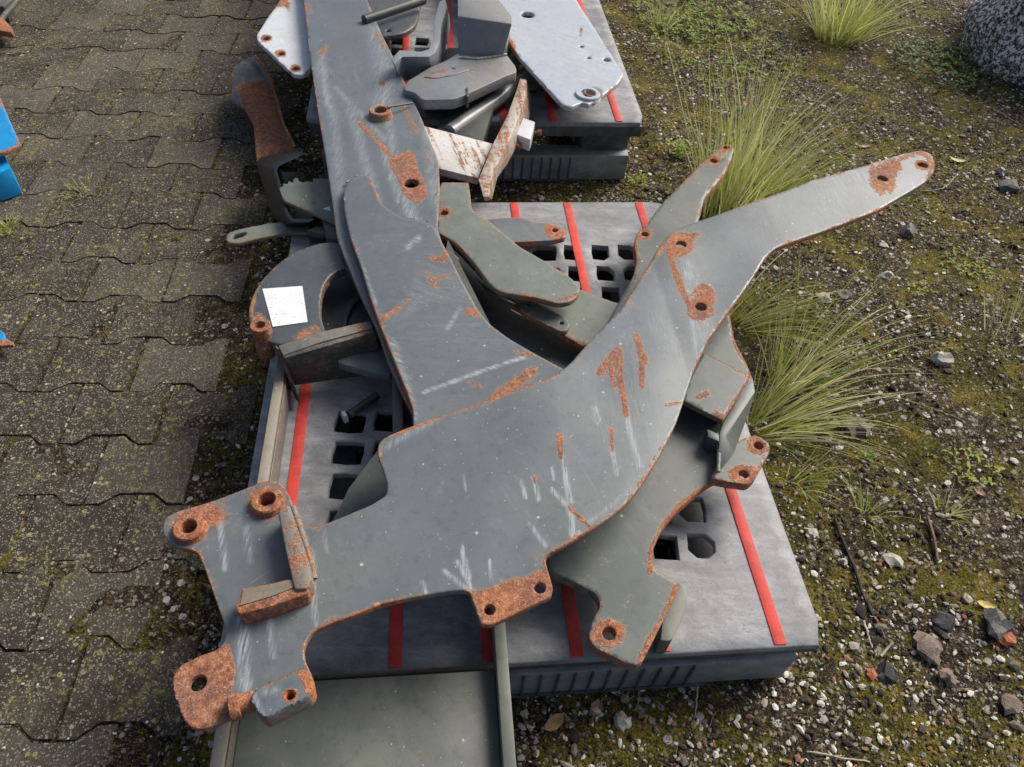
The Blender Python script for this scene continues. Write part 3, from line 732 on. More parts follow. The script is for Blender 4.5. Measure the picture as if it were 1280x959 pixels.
# ------------------------------------------------------------------ big bracket A
ZA = (.338, .004, -.004)
def bracket_a():
    t = root('loader_bracket', 'largest grey bracket on top of the pile, with rusty lugs and a long arm', 'bracket', (.45, .4, .16))
    o = [(203, 662, 6), (206, 648, 6), (220, 640, 6), (265, 626, 4), (312, 608, 8), (330, 600, 8), (350, 602, 10), (361, 617, 8), (367, 634), (375, 654, 10), (394, 660, 8), (430, 646), (467, 630, 14), (484, 618, 10), (484, 604, 8), (479, 588, 8), (471, 566, 8), (473, 553, 8), (484, 545, 4), (510, 535), (545, 522), (590, 507, 6), (652, 485), (681, 475), (700, 465, 10), (716, 450), (736, 427), (752, 410), (779, 382), (800, 347), (822, 310), (840, 288, 8), (862, 277, 10), (896, 267), (961, 246), (1010, 227), (1076, 208), (1125, 194), (1148, 187.5, 8), (1162, 190, 8), (1169, 202, 8), (1167, 217, 8), (1157, 228, 6), (1128, 245), (1099, 263, 8), (1059, 278), (1003, 298), (968, 310, 8), (958, 320, 6), (944, 342), (934, 357), (911, 388), (886, 423), (868, 461), (855, 501, 8), (846, 527, 8), (830, 560, 6), (812, 590), (796, 614, 8), (780, 633, 8), (766, 645, 8), (738, 664), (701, 685, 6), (684, 694, 5), (682, 702, 5), (686, 716, 4), (692, 737, 8), (688, 747, 5), (677, 751), (614, 782, 5), (601, 781, 5), (597, 769), (587, 741, 4), (576, 738, 4), (557, 740), (506, 749), (478, 755), (453, 765), (416, 779), (391, 789, 8), (380, 806, 8), (380, 824, 8), (391, 846, 6), (385, 862), (330, 872), (292, 895), (260, 910, 10), (240, 912, 10), (228, 898, 6), (218, 868), (214, 848, 8), (224, 832, 8), (250, 819), (272, 811, 8), (282, 798, 8), (280, 780, 8), (267, 744), (255, 710), (247, 691, 6), (236, 686, 6), (220, 685, 8), (206, 673, 6)]
    LT = [(210, 815), (286, 806), (292, 830), (289, 895), (240, 918), (210, 870)]
    RT = [(583, 739), (600, 738), (622, 733), (645, 722), (655, 722), (668, 716), (684, 708), (698, 738), (690, 755), (604, 786)]
    plate('side_plate', o, ZA, .010, GREY_A, t, [(235, 659, 8.5), (333, 624, 9), (247, 853, 10.5), (612, 762, 7), (675, 734.5, 7.2), (1103, 223, 6.3), (1153, 207, 6), (852, 303.5, 6.5), (877.5, 379.5, 7.2)], step=2.8,
          rust=[('p', LT, .9), ('p', RT, 1.0), ('s', [(235, 659), (262, 640)], 16, .75), ('c', 333, 628, 21, .6), ('p', [(832, 305), (846, 286), (876, 288), (868, 306), (852, 322), (838, 320)], .6), ('c', 852, 303, 14, .78), ('s', [(836, 312), (850, 350), (866, 385)], 3.6, .8), ('c', 877, 382, 15, .8), ('p', [(862, 366), (880, 345), (898, 366), (894, 390), (876, 400), (864, 388)], .6), ('p', [(1085, 208), (1120, 200), (1128, 212), (1116, 240), (1100, 246), (1086, 232)], .6), ('c', 1104, 224, 12, .8), ('s', [(1110, 235), (1118, 205)], 9, .66), ('s', [(1125, 200), (1150, 190), (1168, 205), (1160, 226)], 4, .6),
                ('s', [(775, 438), (776, 470), (783, 517)], 3.4, .85), ('s', [(772, 436), (756, 455), (750, 464)], 4, .74), ('s', [(762, 452), (768, 480)], 3, .66), ('p', [(751, 467), (774, 435), (785, 520), (777, 500), (766, 474)], .5), ('p', [(793, 416), (800, 415), (812, 452), (804, 488)], .45), ('s', [(795, 418), (802, 445), (803, 482)], 3.2, .8), ('s', [(798, 420), (808, 450)], 3, .7), ('s', [(700, 546), (701, 572)], 3, .85), ('s', [(764, 534), (766, 562)], 2.2, .75), ('s', [(711, 634), (722, 645), (738, 660)], 2.6, .75), ('s', [(668, 596), (669, 604)], 1.8, .65), ('s', [(870, 462), (880, 440)], 4, .6), ('s', [(833, 504), (852, 500)], 3, .55),
                ('s', [(483, 546), (545, 522), (600, 504), (660, 482), (700, 466)], 3.2, .6), ('s', [(474, 560), (474, 590)], 3, .5), ('s', [(720, 448), (800, 350), (845, 284)], 2, .45), ('s', [(895, 268), (1000, 231), (1070, 210)], 1.6, .36), ('s', [(1100, 263), (1000, 299), (965, 312), (935, 357), (890, 420), (850, 520), (780, 633), (700, 686)], 2.0, .42), ('s', [(478, 755), (505, 748)], 3.2, .6), ('s', [(420, 777), (455, 764)], 2.4, .5), ('s', [(250, 690), (268, 742), (281, 790)], 2, .45), ('s', [(383, 650), (398, 660)], 4, .55), ('c', 384, 690, 7, .5), ('s', [(380, 810), (388, 840)], 3.2, .45)],
          wear=[('s', [(704, 572), (708, 600), (713, 628)], 3.2, 1.6), ('s', [(783, 515), (790, 548), (800, 580)], 4, 1.3), ('s', [(765, 560), (771, 592)], 2.4, 1.5), ('s', [(652, 602), (657, 622)], 2, 1.5), ('s', [(667, 596), (673, 624)], 2.4, 1.5), ('s', [(579, 594), (582, 613)], 1.6, 1.4), ('s', [(690, 584), (693, 600)], 1.6, 1.4), ('s', [(713, 640), (716, 670), (722, 668)], 4, 1.5), ('s', [(690, 612), (712, 636)], 3, 1.3), ('s', [(662, 655), (682, 682)], 3, 1.1), ('s', [(577, 684), (586, 722)], 2.8, 1.6), ('s', [(572, 702), (592, 740)], 2.6, 1.3), ('s', [(612, 700), (614, 726)], 1.6, 1.4), ('s', [(556, 714), (586, 738)], 3, 1.1), ('s', [(528, 728), (532, 742)], 3, 1.2), ('s', [(745, 508), (750, 524)], 2, 1.4),
                ('s', [(740, 508), (748, 530)], 2, 1.1), ('s', [(790, 430), (800, 520), (830, 560)], 22, .42), ('s', [(820, 400), (870, 460)], 14, .5), ('p', [(720, 460), (790, 400), (830, 480), (820, 560), (790, 610), (750, 560)], .32), ('s', [(980, 250), (960, 300)], 30, .38), ('s', [(1040, 225), (1040, 270)], 30, .75), ('s', [(1075, 215), (1160, 225)], 26, .95), ('s', [(860, 330), (868, 360)], 8, 1.0), ('s', [(885, 380), (880, 420)], 10, .7), ('s', [(868, 400), (872, 440)], 6, .9), ('s', [(862, 520), (835, 560)], 10, .6), ('s', [(275, 652), (281, 710)], 4, 1.0), ('s', [(303, 775), (306, 860)], 8, 1.15), ('s', [(337, 770), (340, 820)], 5, .8), ('s', [(390, 690), (394, 780)], 4, .9), ('s', [(376, 655), (386, 720)], 5, .9), ('s', [(405, 662), (408, 690)], 2.6, 1.0), ('s', [(308, 660), (312, 700)], 5, .7),  # broad soft strokes at the bend: chalk plus a painted reflection
                ('s', [(545, 524), (480, 560)], 5, .7), ('s', [(770, 690), (850, 560)], 4, .5), ('s', [(735, 655), (790, 610)], 3, .7)],
          edge=2.8, edge_amt=.44, wob=.0035, seed=1, holerust=4,
          fold=lambda p: .0035 * np.exp(-(segd(p[:, :2], [tuple(P(838, 300, .34)[:2]) + tuple(P(808, 500, .34)[:2]), tuple(P(808, 500, .34)[:2]) + tuple(P(770, 650, .34)[:2])]) / .07) ** 2) - .010 * np.clip((p[:, 0] - .55) * 1.0, 0, .25) / .25 + .010 * np.clip((p[:, 0] - .80) / .3, 0, 1))
    zt = .350
    boss('lug_ring', 235, 658, zt, .014, .0225, .0115, RUSTY, t, 'rusty raised ring at the left lug')
    boss('lug_ring', 333, 624, zt, .014, .0235, .0125, RUSTY, t, 'rusty raised ring at the upper lug')
    # welded angle: two bars standing on the plate
    zt0, zt1 = .334, .376
    prism('angle_wall', [(347, 640), (353, 633, 3), (362, 631, 3), (372, 660), (385, 698), (390, 724, 4), (383, 736, 3), (368, 736), (357, 688)], zt1, zt0, RUSTO_A, t, 'welded wall, painted above and rusted below', bevel=.003)
    prism('angle_wall', [(302, 735), (333, 730), (367, 722), (386, 734, 4), (385, 742, 4), (340, 758), (299, 768, 3), (294, 761, 3)], zt1 - .006, zt0 + .001, RUSTY, t, 'rusted front bar of the welded angle', bevel=.003)
    loft('angle_ledge', [([(304, 737), (334, 732), (366, 725), (371, 733), (340, 745), (300, 757)], zt1 - .0045), ([(304, 737), (334, 732), (366, 725), (371, 733), (340, 745), (300, 757)], zt1 - .008)], LEDGE, t, bevel=0)
    # clamp block with bolt hole and the pin beside it
    c = fillet([(312, 872, 3), (320, 860, 4), (374, 836, 4), (388, 838, 4), (392, 862, 5), (386, 872, 4), (332, 899, 5), (322, 893, 4)])
    plate('clamp_block', [tuple(p) for p in c], .365, .032, GREY_A, t, [(362, 869, 5)], step=2.5, rust=[('s', [(378, 838), (390, 862)], 7, .8), ('c', 363, 869, 9, .7), ('s', [(322, 896), (332, 898)], 3, .5), ('s', [(320, 862), (372, 837)], 2, .5)], wear=[('s', [(318, 870), (328, 895)], 4, .9), ('s', [(330, 866), (345, 862)], 5, .7)], edge=2, edge_amt=.3, cham=.003)
    rod('clamp_pin', P(290, 884, .345), P(318, 876, .345), .0125, RUSTY, t)
    rod('clamp_pin_head', P(288, 886, .345), P(301, 882, .345), .0165, RUSTY, t)
GREY_A = steel('slate_grey_paint', (.114, .134, .152), wear=.05, rot=1.62, dusty=.45, dustcol=(.15, .172, .15), rough=.40, spots=.9, rust=-.02)
LEDGE = steel('grimy_ledge_paint', (.17, .14, .10), rust=.12, wear=.1, rot=.2, rough=.6)
RUSTO_A = steel('half_rusted_grey_wall', (.14, .16, .18), rust=.33, wear=.3, rough=.5)
bracket_a()
# ------------------------------------------------------------------ ring plate with label
def ring_plate():
    t = root('ring_plate', 'dark grey C shaped plate with a white paper label', 'plate', (.05, .75, .16))
    o = [(311, 398, 4), (311, 384, 8), (318, 364, 10), (330, 347, 12), (352, 325, 14), (380, 309, 14), (408, 302, 10), (436, 304, 6), (470, 330), (478, 352), (452, 340, 6), (435, 334, 10), (418, 340, 10), (405, 354, 10), (400, 374, 10), (401, 396), (407, 416), (350, 431, 5), (328, 424, 8), (314, 412, 6)]
    plate('ring', o, .262, .020, DARK_R, t, step=3.2, rust=[('s', [(312, 395), (318, 364), (332, 346)], 3, .55), ('s', [(395, 412), (375, 420), (372, 428)], 5, .6), ('s', [(322, 400), (325, 420)], 8, .5)], edge=2, edge_amt=.3)
    prism('shade_fill', [(392, 330), (455, 312), (500, 420), (404, 436)], .20, .165, DARK, t)  # added dark sheet standing in for the shade inside the ring
    lb = [(328, 361), (378, 357.5), (384.5, 402.5), (341, 408.5)]
    loft('paper_label', [([*lb], .2634), ([*lb], .2625)], LABEL, t, bevel=0)
    V = P(325, 406, .295)
    lathe('hinge_tube', (V[0], V[1], .215), (0, 0, 1), [(.0, 0), (.017, 0), (.019, .004), (.019, .03), (.0155, .034), (.0155, .055), (.0195, .058), (.0195, .078), (.018, .08), (.010, .08), (.009, .068), (0, .068)], RUSTY, t, 'rusty hinge tube at the corner')
    lathe('hinge_nut', (V[0] + .022, V[1] - .012, .232), (.8, -.3, .2), [(0, 0), (.008, 0), (.008, .014), (0, .014)], RUSTY, t, n=6)
    loft('inner_rib', [([(446, 368), (452, 372), (440, 384), (434, 400), (433, 412), (427, 412), (429, 396), (436, 378)], .21), ([(446, 370), (452, 374), (440, 386), (434, 402), (433, 414), (427, 414), (429, 398), (436, 380)], .19)], DARK, t)
    prism('cross_bar', [(348, 432), (404, 414), (462, 401), (466, 410), (400, 428), (354, 444)], .270, .252, RUSTO, t)
    loft('front_wall', [([(352, 443), (466, 411), (468, 415), (356, 448)], .268), ([(366, 476), (480, 462), (482, 466), (368, 482)], .175)], DARKRUST, t)
    loft('side_wall', [([(343, 430), (350, 436), (356, 448), (350, 446)], .262), ([(352, 462), (362, 470), (376, 505), (370, 500)], .165)], DARKRUST, t)
    prism('gusset', [(421, 452, 3), (430, 444), (478, 436), (492, 464), (486, 468), (470, 466), (432, 456)], .225, .205, GREY, t)
DARK_R = steel('charcoal_satin_paint', (.065, .075, .085), rough=.34, dusty=.5, dustcol=(.12, .13, .13), rust=-.03)
DARKRUST = steel('dark_rusty_paint', (.035, .038, .04), rust=.16, rough=.6)
ring_plate()
t = root('bolt', 'loose steel bolt with a bright tip lying in the grid of the front pallet', 'bolt', P(440, 516, .16), None)
rod('shank', P(436, 519, .165), P(472, 494, .17), .0085, DARKRUST, t); lathe('head', P(433, 521, .1655), (-1, -.5, .05), [(0, 0), (.013, 0), (.013, .007), (.006, .008), (0, .008)], SILVER, t, 'bright worn bolt head', n=6)

# ------------------------------------------------------------------ things left of the piles
def u_bracket():
    t = root('u_bracket', 'glossy black U shaped bracket standing on edge between the two pallets', 'bracket', P(345, 270, 0.02))
    # ribbon bent into a U; inner rim (right) nearer, outer rim (left) lower
    rimo = [(379, 190), (343, 205), (341, 212), (357, 270), (364, 279), (386, 278), (402, 270)]
    rimi = [(380, 193), (348, 208), (346, 213), (361, 268), (367, 274), (385, 273), (400, 267)]
    lowo = [(376, 184), (325, 197), (320, 204), (340, 270), (352, 285), (380, 288), (398, 282)]
    lowi = [(376, 187), (330, 201), (326, 207), (345, 268), (355, 281), (380, 284), (397, 278)]
    loft('bent_strip', [(rimo + rimi[::-1], .205), (lowo + lowi[::-1], .135)], BLACK, t, bevel=.001)
    plate('lower_lip', [(386, 276), (402, 268, 3), (404, 273), (392, 288), (384, 287)], .17, .01, BLACK, t, step=2.5, rust=[('c', 396, 276, 7, .6)])
    prism('stand_block', [(352, 215), (380, 215), (388, 262), (364, 264)], .10, .004, DARK, t)
RUSTT = steel('tan_rust', (.2, .15, .11), rust=.5, rough=.6)
def angle_k():
    t = root('angle_plate', 'rusty orange plate with dark blue paint remains leaning against the black U bracket', 'plate', P(340, 190, .02))
    pl = (-.02, 0, .06)
    plate('sheet', [(289, 92, 3), (293, 82, 3), (316, 70, 2), (322, 74), (336, 96), (344, 116), (352, 150), (366, 182), (377, 188, 3), (352, 196), (332, 203), (321, 204), (319, 185), (317, 156), (306, 136), (298, 131), (289, 126)], pl, .008, FLAME, t, step=3,
          rust=[('p', [(299, 106), (332, 100), (344, 120), (352, 160), (372, 188), (320, 204), (312, 155), (304, 138)], .95), ('c', 313, 82, 6, .1)], edge=1.5, edge_amt=.2)
    loft('upright_rib', [([(317, 69), (320, 68), (338, 92), (349, 128), (355, 152), (370, 183), (367, 184), (352, 153), (346, 129), (335, 93)], .128), ([(317, 71), (320, 70), (338, 94), (349, 130), (355, 154), (370, 185), (367, 186), (352, 155), (346, 131), (335, 95)], .118)], RUSTT, t, 'raised rusty rim', bevel=.0006)
BLUEB = None
u_bracket(); angle_k()
t = root('toothed_plate', 'grey green plate with notched corner and tiny white sticker', 'plate', P(390, 250, .16))
plate('sheet', [(349, 235), (354, 232), (353, 229), (359, 230), (361, 226), (366, 228), (367, 222, 2), (372, 222), (374, 226), (379, 228), (383, 226), (391, 227), (391, 223), (425, 223), (430, 285), (414, 277), (392, 267), (355, 251), (352, 245)], .215, .008, OLIVE_C, t, step=3, edge=2, edge_amt=.25)
loft('sticker', [([(403, 261), (412, 257.5), (413.5, 264)], .2163), ([(403, 261), (412, 257.5), (413.5, 264)], .2155)], LABEL, t, bevel=0)
prism('stack_plate', [(384, 288, 2), (396, 283), (425, 283), (430, 293), (399, 292)], .19, .175, DARK, t)
prism('support', [(400, 262), (426, 262), (432, 300), (408, 298)], .205, .16, DARK, t)
t = root('slotted_bar', 'flat grey bar with a rounded slotted end poking out over the paving', 'bar', P(320, 290, .1))
plate('bar', [(282, 297, 4), (284, 292, 4), (296, 287, 6), (339, 279), (372, 276), (420, 280), (420, 292), (361, 291), (314, 300, 10), (297, 305, 6), (284, 303, 4)], .165, .008, OLIVE_C, t, [[(289, 297, 2), (293, 293, 2), (306, 290, 2), (309, 292, 2), (304, 296, 2), (292, 299, 2)]], step=2.5, rust=[('s', [(284, 302), (314, 300)], 2, .4)], edge=1.5, edge_amt=.3)
prism('end_block', [(384, 292), (440, 288), (444, 306), (388, 306)], .157, .10, DARK, t)
t = root('machine_part', 'bright blue steel plate with a rusty edge entering the picture from the left', 'machine part', P(-10, 170, .02))
BLUE = steel('bright_blue_paint', (.006, .26, .62), rust=-.12, rough=.35, dusty=.05, spots=.1)
plate('blue_plate', [(-90, 90), (-20, 96), (0, 122), (12, 150), (26, 182), (6, 190), (-90, 215)], .12, .01, BLUE, t, step=4, edge=2.4, edge_amt=.7)
prism('blue_foot', [(-60, 196), (4, 190), (12, 210), (0, 216), (-60, 232)], .085, .004, BLUE, t)
t = root('machine_part', 'small blue tip with an orange rusted rim at the left edge on the paving', 'machine part', P(-20, 420, .01))
plate('blue_tip', [(-60, 400), (0, 412, 2), (5, 416, 2), (6, 422), (17, 428, 2), (16, 431), (-60, 436)], .03, .008, BLUE, t, step=2.5, rust=[('s', [(-20, 431), (16, 430)], 4.5, 1.0)], edge=1.5, edge_amt=.5)
prism('rusty_foot', [(-60, 405), (-4, 415), (4, 426), (-60, 432)], .0215, .004, RUSTY, t)
t = root('scrap_part', 'dark rusty scrap bracket in the top left corner on the paving', 'scrap', P(10, 10, 0))
prism('plate', [(-60, -40), (22, -40), (18, -8, 3), (12, 2, 3), (4, 8), (-60, 6)], .06, .004, DARKRUST, t)
prism('prong', [(-30, 22), (3, 22), (16, 36, 2), (15, 41, 2), (0, 38), (-30, 40)], .05, .03, RUSTY, t)
rod('tube', P(-20, 50, .02), P(22, 0, .06), .010, DARKRUST, t)

# ------------------------------------------------------------------ rear pallet load
Z2 = .2025
def silver_plate():
    t = root('silver_plate', 'large silver plate with a bushing hole and four smaller holes on the rear pallet', 'plate', P(690, 60, .22))
    pl = (.31, 0, .0)
    plate('sheet', [(520, -130), (570, -40), (596, 2), (610, 19), (634, 49), (645, 66.5, 3), (703, 131, 5), (714, 134, 3), (728, 128, 3), (736, 131), (750, 122), (774, 103, 4), (780, 93, 3), (746, 40), (721, 0), (690, -60), (650, -130)], pl, .012, SILVER_P, t, [(659.5, 18.6, 8.5), (727, 58.5, 2.6), (736, 72.5, 2.6), (758.5, 75, 4.6), (741, 115, 11)], step=3,
          rust=[('s', [(610, 20), (618, 30), (628, 42)], 3.5, .72), ('s', [(634, 49), (640, 58)], 4.5, .72), ('c', 741, 121, 11, .5), ('s', [(727, 35), (726, 45)], 1.6, .6), ('s', [(600, 8), (645, 66)], 1.6, .5)],
          wear=[('s', [(640, 20), (700, 90)], 8, .3), ('p', [(670, 0), (720, 0), (770, 90), (730, 100), (690, 40)], .25)], edge=1.8, edge_amt=.25, holerust=0)
    boss('bush_ring', 735, 116, .3165, .012, .0345, .0215, SILVER_P, t)
    boss('bush', 741, 115, .3135, .006, .026, .0185, RUSTO_B, t, 'rusted bushing')
    prism('support', [(650, 20), (700, 20), (735, 80), (700, 100)], .297, Z2 + .003, DARK, t)
SILVER_P = steel('blueish_silver_paint', (.42, .47, .53), rust=-.02, wear=.3, rough=.3, dusty=.1, dustcol=(.4, .42, .42), rot=1.1, spots=.2)
silver_plate()
t = root('drilled_plate', 'pale plate with three rusty bolt holes in a row left of the tall frame', 'plate', P(360, 40, .2))
plate('sheet', [(322, 51, 3), (320.5, 44, 3), (336, 20), (345, 8), (352, -4), (360, -60), (420, -60), (424, 60), (390, 84), (378, 94, 4), (367, 93, 4)], .262, .012, WHITEP, t, [(332.5, 48, 4.8), (351, 67, 4.8), (369, 85.5, 4.8)], step=3, rust=[('p', [(343, 10), (352, -6), (362, 4), (362, 14), (354, 8)], .85)], edge=1.2, edge_amt=.15, holerust=3)
prism('support', [(395, 0), (420, 0), (428, 70), (400, 76)], .248, Z2 + .003, DARK, t)
t = root('casting', 'dark silver cast housing with a chamfered nose on the rear pallet', 'housing', P(580, 90, .22))
CAST = steel('dull_silver_casting', (.20, .215, .23), rust=.04, rough=.33, dusty=.5, dustcol=(.25, .22, .17), wear=.2, spots=.3)
prism('body', [(505, 112, 2), (509, 101, 4), (537, 84, 3), (560, 74, 3), (572, 66), (632, 66, 4), (645, 83, 3), (646, 90, 3), (630, 96), (583, 118, 3), (567, 124, 3), (528, 125, 4), (518, 116)], .315, .285, CAST, t, bevel=.004)
prism('nose_joint', [(582, 110), (585, 109), (586, 120), (583, 121)], .3175, .284, DARK, t)
plate('rust_pad', [(528, 96, 5), (558, 85, 6), (582, 83, 5), (588, 87, 4), (570, 93, 6), (545, 98, 5)], .3172, .002, CAST, t, [(566, 86, 2.6)], step=2, rust=[('s', [(530, 95), (560, 86)], 3, .42)], edge=1, edge_amt=.3, wob=0)
loft('column', [([(572, -30), (600, -30), (640, 20), (640, 30), (572, 20)], .40), ([(572, 40), (606, 30), (634, 66), (628, 72), (574, 70)], .312)], CAST, t, bevel=.003)
prism('base', [(530, 110), (620, 90), (600, 60), (560, 60)], .283, Z2 + .003, DARK, t)
t = root('curved_rib', 'silver steel rib with an upswept curved end on the rear pallet', 'rib', P(520, 80, .22))
loft('rib', [([(489, 74), (499, 62.5), (526, 64.5), (536, 61.5), (541, 50), (542.5, 27), (549, 2), (556, -2), (559, 8), (552, 30), (550, 52), (545, 65), (536, 71), (520, 71), (502, 71), (493, 80)], .35),
            ([(500, 100), (505, 92), (528, 92), (540, 88), (548, 78), (550, 52), (556, 26), (562, 22), (563, 32), (558, 56), (556, 80), (550, 90), (542, 97), (528, 100), (510, 100), (503, 106)], .262)], SILV2, t, bevel=.002) if False else None
SILV2 = steel('satin_silver_paint', (.24, .26, .28), rust=.08, rough=.35, dusty=.2, spots=.2)
loft('rib', [([(489, 74), (499, 62.5), (526, 64.5), (536, 61.5), (541, 50), (542.5, 27), (549, 2), (556, -2), (559, 8), (552, 30), (550, 52), (545, 65), (536, 71), (520, 71), (502, 71), (493, 80)], .35),
            ([(500, 100), (505, 92), (528, 92), (540, 88), (548, 78), (550, 52), (556, 26), (562, 22), (563, 32), (558, 56), (556, 80), (550, 90), (542, 97), (528, 100), (510, 100), (503, 106)], .262)], SILV2, t, bevel=.002)
box('rib_foot', .13 + .17, 1.80, Z2 + .003, .36, 1.86, .262, DARK, t)
t = root('steel_tube', 'dark round steel tube lying slantwise under the cast housing', 'tube', P(600, 140, .22))
rod('tube', P(562, 166, .235), P(668, 92, .235), .0215, CAST, t, n=28)
t = root('angle_bracket', 'rust streaked white angle with a rusted flange at the front of the rear pallet', 'bracket', P(590, 200, .21))
prism('white_plate', [(520, 155), (533, 158), (616, 179.5), (597, 222.5), (549, 210.5), (510, 205)], .265, .245, CREAM, t, bevel=.002)
loft('flange', [([(650, 98), (658, 99.5), (655, 128), (641, 165), (626, 198), (616, 215), (611, 246), (604, 246), (598, 224), (616, 180), (634, 144), (645, 114)], .29), ([(656, 120), (664, 120), (662, 148), (648, 180), (634, 206), (622, 222), (615, 250), (606, 252), (604, 236), (622, 196), (640, 160), (651, 132)], .235)], RUSTC, t, bevel=.002) if False else None
RUSTC = steel('rust_and_cream_paint', (.5, .47, .42), rust=.33, runs=1.0, rough=.5, dusty=.3, dustcol=(.4, .3, .2))
loft('flange', [([(650, 98), (658, 99.5), (655, 128), (641, 165), (626, 198), (616, 215), (611, 246), (604, 246), (598, 224), (616, 180), (634, 144), (645, 114)], .29), ([(656, 120), (664, 120), (662, 148), (648, 180), (634, 206), (622, 222), (615, 250), (606, 252), (604, 236), (622, 196), (640, 160), (651, 132)], .235)], RUSTC, t, bevel=.002)
prism('under_bracket', [(540, 175), (600, 190), (620, 120), (560, 130)], .244, Z2 + .003, DARK, t)
t = root('clamp', 'small white block with two rusty bolts beside the rusted flange on the rear pallet', 'clamp', P(655, 170, .21))
prism('block', [(646, 145, 2), (669, 152.5, 2), (663, 175, 2), (641, 166, 2)], .262, .228, WHITEP, t, bevel=.003)
hexbolt('bolt', P(653, 178, .235), P(645, 185, .235), .011, RUSTY, t); hexbolt('bolt', P(664, 166, .24), P(677, 166, .24), .008, RUSTY, t)
prism('block_base', [(648, 140), (668, 146), (664, 160), (646, 158)], .2275, Z2 + .003, DARK, t)
t = root('dark_bracket', 'dark grey drilled bracket half hidden behind the tall frame at the top', 'bracket', P(490, 20, .22))
plate('sheet', [(440, -60), (530, -60), (527, 0), (520, 32, 8), (505, 42, 8), (478, 46), (440, 30)], .28, .014, DARK_R, t, [(485.5, 39, 3)], step=4, edge=2, edge_amt=.2)
prism('base', [(450, -20), (510, -20), (500, 20), (460, 20)], .265, Z2 + .003, DARK, t)
rod('tube', P(455, 25, .31), P(530, 0, .31), .014, DARK, t)

# ------------------------------------------------------------------ stones
def rock(name, label, u, v, wpx, mat, flat=.55, elong=1.0, rot=0, seed=0, cat='stone', sub=2, amp=.75, group=None, zc=.35):
    c = P(u, v, 0); r = wpx * .5 / FOC * ((c - CAM) @ RM[2])
    bm = bmesh.new(); bmesh.ops.create_icosphere(bm, subdivisions=sub, radius=1)
    V = []
    for x in bm.verts:
        p = x.co.copy(); k = 1 + amp * noise.noise(p * 1.3 + Vector((seed * 3.7, 0, 0))) + amp * .5 * noise.noise(p * 3.1 + Vector((0, seed * 2.1, 0)))
        p = p * k * r; p.y *= elong; p.z *= flat; p.rotate(Matrix.Rotation(rot, 3, 'Z').to_quaternion())
        V.append((c[0] + p.x, c[1] + p.y, hgt(c[0], c[1]) + r * flat * zc + p.z))
    F = [[q.index for q in f.verts] for f in bm.faces]; bm.free()
    o = build(name, V, F, mat, None, ang=24 if sub < 4 else 60); tag(o, label, cat, group); return o
WST = stone_mat('pale_limestone', (.38, .34, .28), (.6, .57, .5)); GST = stone_mat('grey_stone', (.13, .125, .115), (.26, .25, .23)); BST = stone_mat('dark_stone', (.04, .042, .045), (.09, .09, .09))
RST = stone_mat('red_brick_chip', (.34, .10, .055), (.5, .2, .12)); TST = stone_mat('brown_pinkish_stone', (.17, .125, .10), (.28, .22, .18)); YST = stone_mat('ochre_stone', (.35, .27, .10), (.5, .42, .2))
GRAN = stone_mat('speckled_granite', (.17, .165, .16), (.34, .33, .32), (.035, .033, .03))
rock('boulder', 'big speckled black and white boulder at the top right corner', 1350, 70, 330, GRAN, .75, .8, .35, 5, 'boulder', 5, .22)
for k, (n, l, u, v, wp, mt) in enumerate([
    ('stone', 'pale stone right of the lower end of the front pallet strip', 1015, 664, 17, WST), ('stone', 'white angular stone in the moss left of the brown twig', 1117, 697, 24, WST),
    ('stone', 'round brown mottled stone in the lower right gravel', 1163, 808, 36, TST), ('stone', 'blackish stone just above the round mottled one', 1182, 776, 26, BST),
    ('stone', 'long pinkish brown stone below the round mottled one', 1187, 846, 22, TST), ('brick_chip', 'orange brick chip at the right edge of the gravel', 1258, 800, 20, RST),
    ('stone', 'dark grey stone beside two reddish chips in the gravel', 1112, 842, 26, BST), ('brick_chip', 'reddish brick chip left of the dark grey stone', 1092, 842, 15, RST),
    ('stone', 'whitish stone under the long arm near its knee', 1031, 372, 19, WST), ('stone', 'grey stone right of the whitish one under the long arm', 1055, 368, 20, GST),
    ('stone', 'pale lump beside the grass clump right of the pallet', 1072, 535, 30, TST), ('stone', 'white stone on the moss at the right edge', 1177, 450, 26, WST),
    ('stone', 'grey rounded stone below the arm tip', 1135, 290, 24, GST), ('stone', 'small round white stone under the arm below the grey one', 1105, 304, 11, WST),
    ('stone', 'white stone in the pale patch right of the arm tip', 1252, 215, 14, WST), ('stone', 'largest grey stone near the right edge under the boulder', 1262, 232, 26, GST),
    ('stone', 'ochre yellow stone at the very bottom of the gravel', 1111, 925, 13, YST), ('stone', 'small white round stone left of the ochre one', 1097, 933, 8, WST),
    ('stone', 'whitish stone right below the front edge of the pallet', 655, 893, 13, WST), ('stone', 'pale stone below the pallet front beside dead leaves', 778, 905, 20, WST),
    ('stone', 'small white pebble in the moss beside the dark twig', 1057, 698, 9, WST), ('stone', 'whitish stone between the two grass clumps on the right', 1110, 342, 16, WST),
    ('stone', 'grey speckled stone right of the blackish one', 1243, 782, 30, GST), ('stone', 'flat purple grey stone at the right edge near the bottom', 1264, 880, 28, TST)]):
    rock(n, l, u, v, wp, mt, rnd.uniform(.45, .7), rnd.uniform(.7, 1.1), rnd.uniform(0, 3), k + 20)

